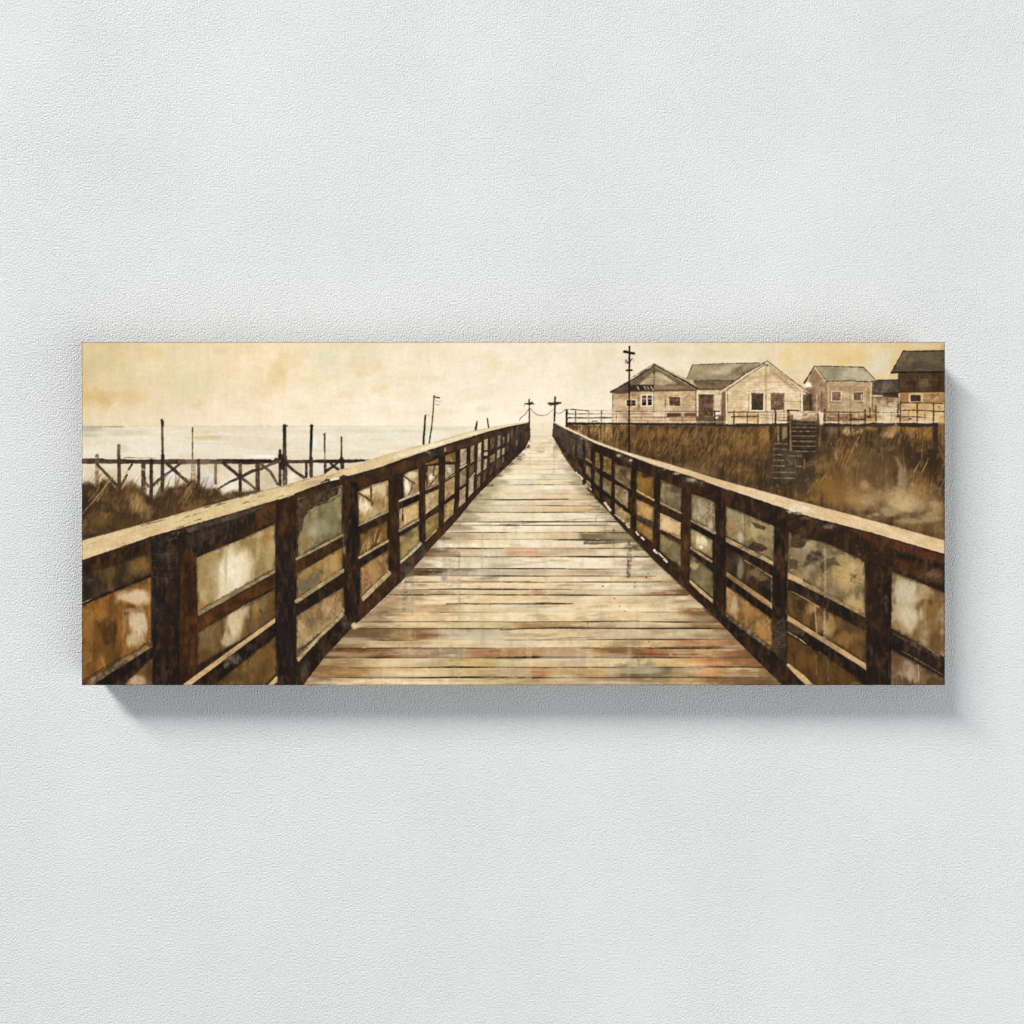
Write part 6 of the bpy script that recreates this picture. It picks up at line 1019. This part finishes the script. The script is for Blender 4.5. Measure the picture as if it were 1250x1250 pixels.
    B(765, 608, 3, 8, (176, 168, 140), .7); B(760, 575, 7, 5, (84, 70, 56), .7, amp=.4); B(766, 634, 6, 4, (84, 66, 46), .6); strip((751, 584.4), (769.6, 596.6), 1.6, 1.6, (176, 150, 110)); strip((716, 560.6), (721.6, 564.6), 1.8, 1.8, (214, 184, 136)); strip((736.4, 574), (746, 579), 1.4, 1.4, (170, 138, 90)); strip((727, 568.6), (733, 571.6), 1.2, 1.2, (170, 140, 90)); Lw([(733.6, 552), (733.4, 570)], 1, (206, 172, 110), a=.7)
    for x, y0, y1, w in ((749, 553, 628, 3.6), (733.9, 547, 612, 2.8), (724, 542, 600, 3.4), (712.8, 535, 590, 3), (703, 545, 575, 2.4), (697, 545, 566, 2)):
        Lw([(x, y0), (x - .4, y1)], w, (40, 29, 22), a=.9, r=.5, lab=K_RR)
    for p, w in [([(703, 558), (722, 570), (748, 586), (771, 600)], [3, 4, 4.6]), ([(715, 582), (733, 598), (750, 611), (771, 627)], [3, 4, 4.4])]:
        Lw(p, w, (42, 30, 23), a=.85, r=.6, dry=.05)
    P([(682, 545), (690, 555), (705, 566), (716, 590), (699, 572), (688, 556)], (62, 46, 36), (96, 66, 40), (5, 5), a=.8, f=2, r=1); B(690, 554, 3, 3, (150, 88, 40), .7)
    for k in range(70):
        x = rng.uniform(676, 716); y = np.interp(x, [676, 716], [524, 556]) + rng.uniform(-8, 14)
        Lw([(x, y), (x + rng.uniform(0, 2), y + rng.uniform(2, 6))], .7, [(46, 36, 29), (118, 104, 86), (76, 62, 50)][k % 3], a=.45)
    # bottom rail colour and white glints
    Lw([(716, 596), (747, 628), (782, 665), (814, 696), (854, 732)], [1.6, 3, 5, 6, 7], (66, 42, 23), a=.65, dry=.35); Lw([(860, 742), (884, 762)], 5, (60, 40, 24), a=.5, dry=.3)
    for a, b, w in [((703, 576), (706, 580), 1.4), ((707, 580), (710.6, 584.4), 2.2), ((715.4, 591), (721.6, 597.4), 1.4), ((738.4, 614), (745, 622.6), 3), ((751, 628), (762, 637), 1.4), ((765, 640), (768, 643.6), 2.4), ((776.4, 649.4), (779.4, 653), 2.2), ((783, 656), (786, 658.6), 1.8), ((798.6, 671.6), (801.4, 675), 2.6), ((804, 675), (809, 680), 1.4), ((811, 682.6), (814, 686), 2.4)]:
        Lw([a, b], w, (238, 230, 210), r=.4, a=.92, dry=.1)
    Lw([(736, 612), (748, 626), (766, 643)], .8, (214, 196, 160), a=.5, dry=.4)
    # ---- cap
    P(CRU + CRL[::-1], (224, 198, 156), (214, 184, 138), (26, 10), f=1, r=.5, amp=.08, lab=K_RRC)
    for b in [(980, 620, 20, 5, (232, 216, 186), .8), (1030, 632, 24, 5, (226, 196, 148), .6), (1100, 654, 24, 6, (230, 206, 170), .7), (1075, 648, 14, 5, (214, 178, 130), .6), (1135, 664, 14, 6, (220, 190, 142), .6), (900, 598, 26, 4, (222, 192, 144), .6), (820, 572, 30, 3, (226, 196, 158), .5), (720, 537, 16, 2, (232, 212, 176), .5)]:
        B(*b, amp=.1, nz=(12, 3), rot=15)
    for k in range(80):
        x = rng.uniform(880, 1145); u = np.interp(x, [p[0] for p in CRU], [p[1] for p in CRU]); l = np.interp(x, [p[0] for p in CRL], [p[1] for p in CRL]); y = u + (l - u) * rng.uniform(.1, .9); q = rng.uniform(3, 14)
        Lw([(x, y), (x + q, y + q * .27)], rng.uniform(.5, 1), [(190, 156, 112), (240, 222, 186), (170, 136, 96)][k % 3], a=rng.uniform(.2, .5), dry=.3)
    Lw([(x, y + .2) for x, y in CRL[:9]], [.8, 1.2], (36, 26, 20), a=.7); Lw([(x, y + .4) for x, y in CRL[9:]], 1.4, (30, 22, 18), a=.8); Lw([(x, y) for x, y in CRU[7:]], .9, (70, 52, 34), a=.55, dry=.3)
    for b in [(756, 556, 5, 3), (770, 562, 3, 2), (845, 586, 8, 3), (826, 578, 6, 2.4), (811, 573, 3, 2), (966, 624, 7, 3.4), (975, 627, 6, 2.4)]:
        B(*b, (226, 216, 200) if b[0] in (770, 966) else (170, 156, 138), .85, amp=.6, nz=(1.8, 1.8))


def wear():
    lum = IMG.mean(-1)
    rail = np.isin(LAB, [K_RL, K_RR]) * np.clip((95 - lum) / 40, 0, 1)
    for seed, nz, col, a, lo in [(401, (6, 16), (116, 74, 38), .42, .5), (402, (3, 9), (128, 108, 86), .22, .66), (403, (9, 22), (26, 19, 16), .25, .5)]:
        w = sstep(lo, .95, noise(nz[0], nz[1], seed, 3)) * rail * a
        IMG[:] += (np.array(col) - IMG) * w[..., None]
    deck = (LAB == K_DECK) * np.clip((YY - 540) / 120, .15, 1)
    for seed, nz, col, a, lo in [(411, (30, 5), (124, 94, 64), .26, .62), (412, (70, 9), (244, 230, 198), .4, .5), (414, (8, 30), (156, 142, 118), .16, .66), (415, (34, 8), (206, 156, 108), .2, .68)]:
        w = sstep(lo, .95, noise(nz[0], nz[1], seed, 2)) * deck * a
        IMG[:] += (np.array(col) - IMG) * w[..., None]
    far = np.isin(LAB, [K_DECK, K_SKY]) * (1 - sstep(516, 562, YY)) * (XX > 646.8) * (XX < 675.6) * (YY > 511) * sstep(511, 520, YY) * .85
    IMG[:] += (np.array((233, 217, 184)) - IMG) * far[..., None]
    mid = (LAB == K_DECK) * sstep(840, 620, YY) * .26
    IMG[:] += (np.array((244, 230, 200)) - IMG) * (mid * (lum > 120))[..., None]
    glow = np.isin(LAB, [K_SKY, K_SEA]) * np.exp(-((XX - 610) / 210) ** 2 - ((YY - 512) / 62) ** 2) * .45
    IMG[:] += (np.array((246, 236, 212)) - IMG) * glow[..., None]
    w = sstep(.55, .9, noise(16, 20, 431, 2)) * np.isin(LAB, [K_RL, K_RR]) * np.clip((lum - 85) / 30, 0, 1) * .3
    IMG[:] += (np.array((214, 196, 160)) - IMG) * w[..., None]
    bays = np.isin(LAB, [K_RL, K_RR]) * np.clip((lum - 75) / 30, 0, 1)
    IMG[:] *= 1 + bays[..., None] * np.array([.01, .0, -.03])
    grs = np.isin(LAB, [K_BANK, K_GRL])
    w = sstep(.6, .95, noise(7, 9, 421, 3)) * grs * .28
    IMG[:] += (np.array((176, 142, 92)) - IMG) * w[..., None]


def finish():
    # print grain, faint weave of brushwork, and slightly darker line at the very edge
    g = (noise(1.2, 1.2, 5) - .5) * 6 + (noise(2.6, 2.6, 6, 2) - .5) * 6 + (noise(2, 9, 8, 2) - .5) * 3.5 + (noise(11, 2, 9, 2) - .5) * 3.5
    lum = IMG.mean(-1, keepdims=True) / 255
    IMG[:] += g[..., None] * (.35 + .65 * lum)
    q = np.minimum(np.minimum(XX - X0, X1 - XX), np.minimum(YY - Y0, Y1 - YY))
    IMG[:] *= (1 - .35 * np.clip(1 - q / 1.2, 0, 1))[..., None]
    v = np.clip(IMG / 255, 0.03, 1)
    lum = v.mean(-1, keepdims=True)
    v = v * np.array([1.0, 0.991, 0.985]) ** (1 + 1.2 * (1 - np.abs(2 * lum - 1)))   # warm sepia middle tones
    IMG[:] = 255 * v * (lum ** 0.15) * 1.035                 # deeper darks, as the print has
    np.clip(IMG, 12, 250, out=IMG)


def paint_all():
    paint_sky_sea(); paint_pier(); paint_masts(); paint_bank(); paint_houses(); paint_porch(); weather_houses(); paint_stair()
    paint_deck(); paint_poles(); paint_rail_right(); paint_rail_left()
    Lw([(646.2, 500), (646.4, 534)], 1.6, (70, 54, 42), r=.3, lab=K_CROSS[0])
    wear()
    for k, y in enumerate((524, 528, 532.4, 536.6, 541, 546)):
        Lw([(648, y), (660, y + .3), (674, y - .2)], .8, (196, 168, 126), a=.16 + .06 * k, dry=.5, r=.2)
    Lw([(650, 534), (664, 533), (672, 537)], 4, (206, 178, 134), a=.4, dry=.6, f=2); Lw([(656, 551), (663, 551.4)], 2, (206, 152, 106), a=.6, dry=.2)
    Lw([((a[0] + b[0]) / 2, (a[1] + b[1]) / 2) for a, b in [((480, 552), (484, 563.6)), ((516, 543), (512, 554)), ((553, 532.8), (544, 543.2)), ((583, 524.6), (583, 531.2)), ((620, 518), (620, 521)), ((644, 514.8), (644, 516.2))]], [5, 5, 4, 3, 1.6, .8], (244, 234, 210), a=.6, dry=.25, r=.3)
    Lw([(677, 515.2), (690, 522.4), (705, 529), (724, 538.4), (747, 547), (770, 555.2), (800, 565)], [1, 1.6, 2.2, 2.8, 3], (240, 224, 194), a=.55, dry=.25, r=.3)
    finish()


paint_all()

# ================================================================ THE CANVAS
if bpy:
    def canvas_material():
        m = bpy.data.materials.new('printed_canvas')
        m.use_nodes = True
        nt = m.node_tree; N, L = nt.nodes, nt.links
        b = N['Principled BSDF']
        b.inputs['Roughness'].default_value = 0.8
        b.inputs['Specular IOR Level'].default_value = 0.08
        at = N.new('ShaderNodeAttribute'); at.attribute_name = 'paint'
        L.new(at.outputs['Color'], b.inputs['Base Color'])
        tc = N.new('ShaderNodeTexCoord')
        hs = []
        for d in ('X', 'Z'):                      # cloth weave
            w = N.new('ShaderNodeTexWave'); w.wave_type = 'BANDS'; w.bands_direction = d
            w.inputs['Scale'].default_value = 260; w.inputs['Distortion'].default_value = 0.4
            L.new(tc.outputs['Object'], w.inputs['Vector']); hs.append(w)
        ad = N.new('ShaderNodeMath'); ad.operation = 'ADD'
        L.new(hs[0].outputs['Fac'], ad.inputs[0]); L.new(hs[1].outputs['Fac'], ad.inputs[1])
        bp = N.new('ShaderNodeBump'); bp.inputs['Strength'].default_value = 0.06; bp.inputs['Distance'].default_value = 0.0006
        L.new(ad.outputs[0], bp.inputs['Height']); L.new(bp.outputs['Normal'], b.inputs['Normal'])
        return m

    MAT = canvas_material()
    root = bpy.data.objects.new('canvas_print', None)
    root.empty_display_size = 0.1
    cz = 1.5 + (625 - (Y1)) * PXF
    root.location = (0, 0, cz)                       # base: bottom edge at the wall
    C.objects.link(root)
    root['label'] = 'wide wrapped canvas print of a sepia boardwalk by the sea, hung on the white wall'
    root['category'] = 'canvas print'

    def srgb2lin(c):
        c = c / 255.0
        return np.where(c <= 0.04045, c / 12.92, ((c + 0.055) / 1.055) ** 2.4)
    LIN = srgb2lin(IMG) * 1.0
    xs = (XX[0] - 625.0) * PXF
    zs = (625.0 - YY[:, 0]) * PXF + 1.5 - cz

    def paint_mesh(name, verts, faces, cols):
        me = bpy.data.meshes.new(name)
        nf = len(faces)
        me.vertices.add(len(verts)); me.vertices.foreach_set('co', verts.astype(np.float32).ravel())
        me.loops.add(nf * 4); me.loops.foreach_set('vertex_index', faces.astype(np.int32).ravel())
        me.polygons.add(nf); me.polygons.foreach_set('loop_start', np.arange(0, nf * 4, 4, dtype=np.int32))
        me.update(calc_edges=True)
        at = me.attributes.new('paint', 'FLOAT_COLOR', 'POINT')
        at.data.foreach_set('color', np.concatenate([cols, np.ones((len(cols), 1))], 1).astype(np.float32).ravel())
        me.materials.append(MAT)
        return me

    # clean the label map of specks so every part is a coherent patch
    for _ in range(2):
        pad = np.pad(LAB, 1, mode='edge')
        nb = [pad[i:i + H, j:j + W] for i in range(3) for j in range(3) if (i, j) != (1, 1)]
        same = sum((n == LAB).astype(np.int8) for n in nb)
        lone = same <= 1
        LAB[lone] = nb[3][lone]
    quad_lab = LAB[:-1, :-1]
    idx = np.arange(H * W).reshape(H, W)
    Q = np.stack([idx[1:, :-1], idx[1:, 1:], idx[:-1, 1:], idx[:-1, :-1]], -1)
    VX, VZ = np.meshgrid(xs, zs)
    V = np.stack([VX.ravel(), np.full(H * W, -DEPTH), VZ.ravel()], -1)
    COL = LIN.reshape(-1, 3)
    objs = {}
    for k, (name, label, par) in PARTS.items():
        f = Q[quad_lab == k]
        if len(f) == 0:
            continue
        u, inv = np.unique(f.ravel(), return_inverse=True)
        me = paint_mesh(name, V[u], inv.reshape(-1, 4), COL[u])
        o = bpy.data.objects.new(name, me)
        C.objects.link(o)
        o.parent = objs[par] if par else root
        if label:
            o['label'] = label
        objs[k] = o

    # wrapped sides: the picture runs on round the edges
    def side(vs_front, cols):
        n = len(vs_front)
        back = vs_front.copy(); back[:, 1] = 0.0004
        v = np.concatenate([vs_front, back]); c = np.concatenate([cols, cols * 0.9])
        i = np.arange(n - 1)
        return v, np.stack([i, i + n, i + n + 1, i + 1], -1), c
    G = V.reshape(H, W, 3); GC = COL.reshape(H, W, 3)
    vs, fs, cs, off = [], [], [], 0
    for a, b in ((G[0], GC[0]), (G[::-1, 0], GC[::-1, 0]), (G[-1, ::-1], GC[-1, ::-1]), (G[:, -1], GC[:, -1])):
        v, f, c = side(a[::1], b)
        if True:
            f = f[:, ::-1]
        vs.append(v); fs.append(f + off); cs.append(c); off += len(v)
    c4 = np.array([G[0, 0], G[0, -1], G[-1, -1], G[-1, 0]]); c4[:, 1] = 0.0004 - 0.0024
    c4[:, 0] *= .999
    vs.append(c4); fs.append(np.array([[0, 1, 2, 3]]) + off); cs.append(np.full((4, 3), .5))
    me = paint_mesh('wrapped_edge', np.concatenate(vs), np.concatenate(fs), np.concatenate(cs))
    o = bpy.data.objects.new('wrapped_edge', me); C.objects.link(o); o.parent = root
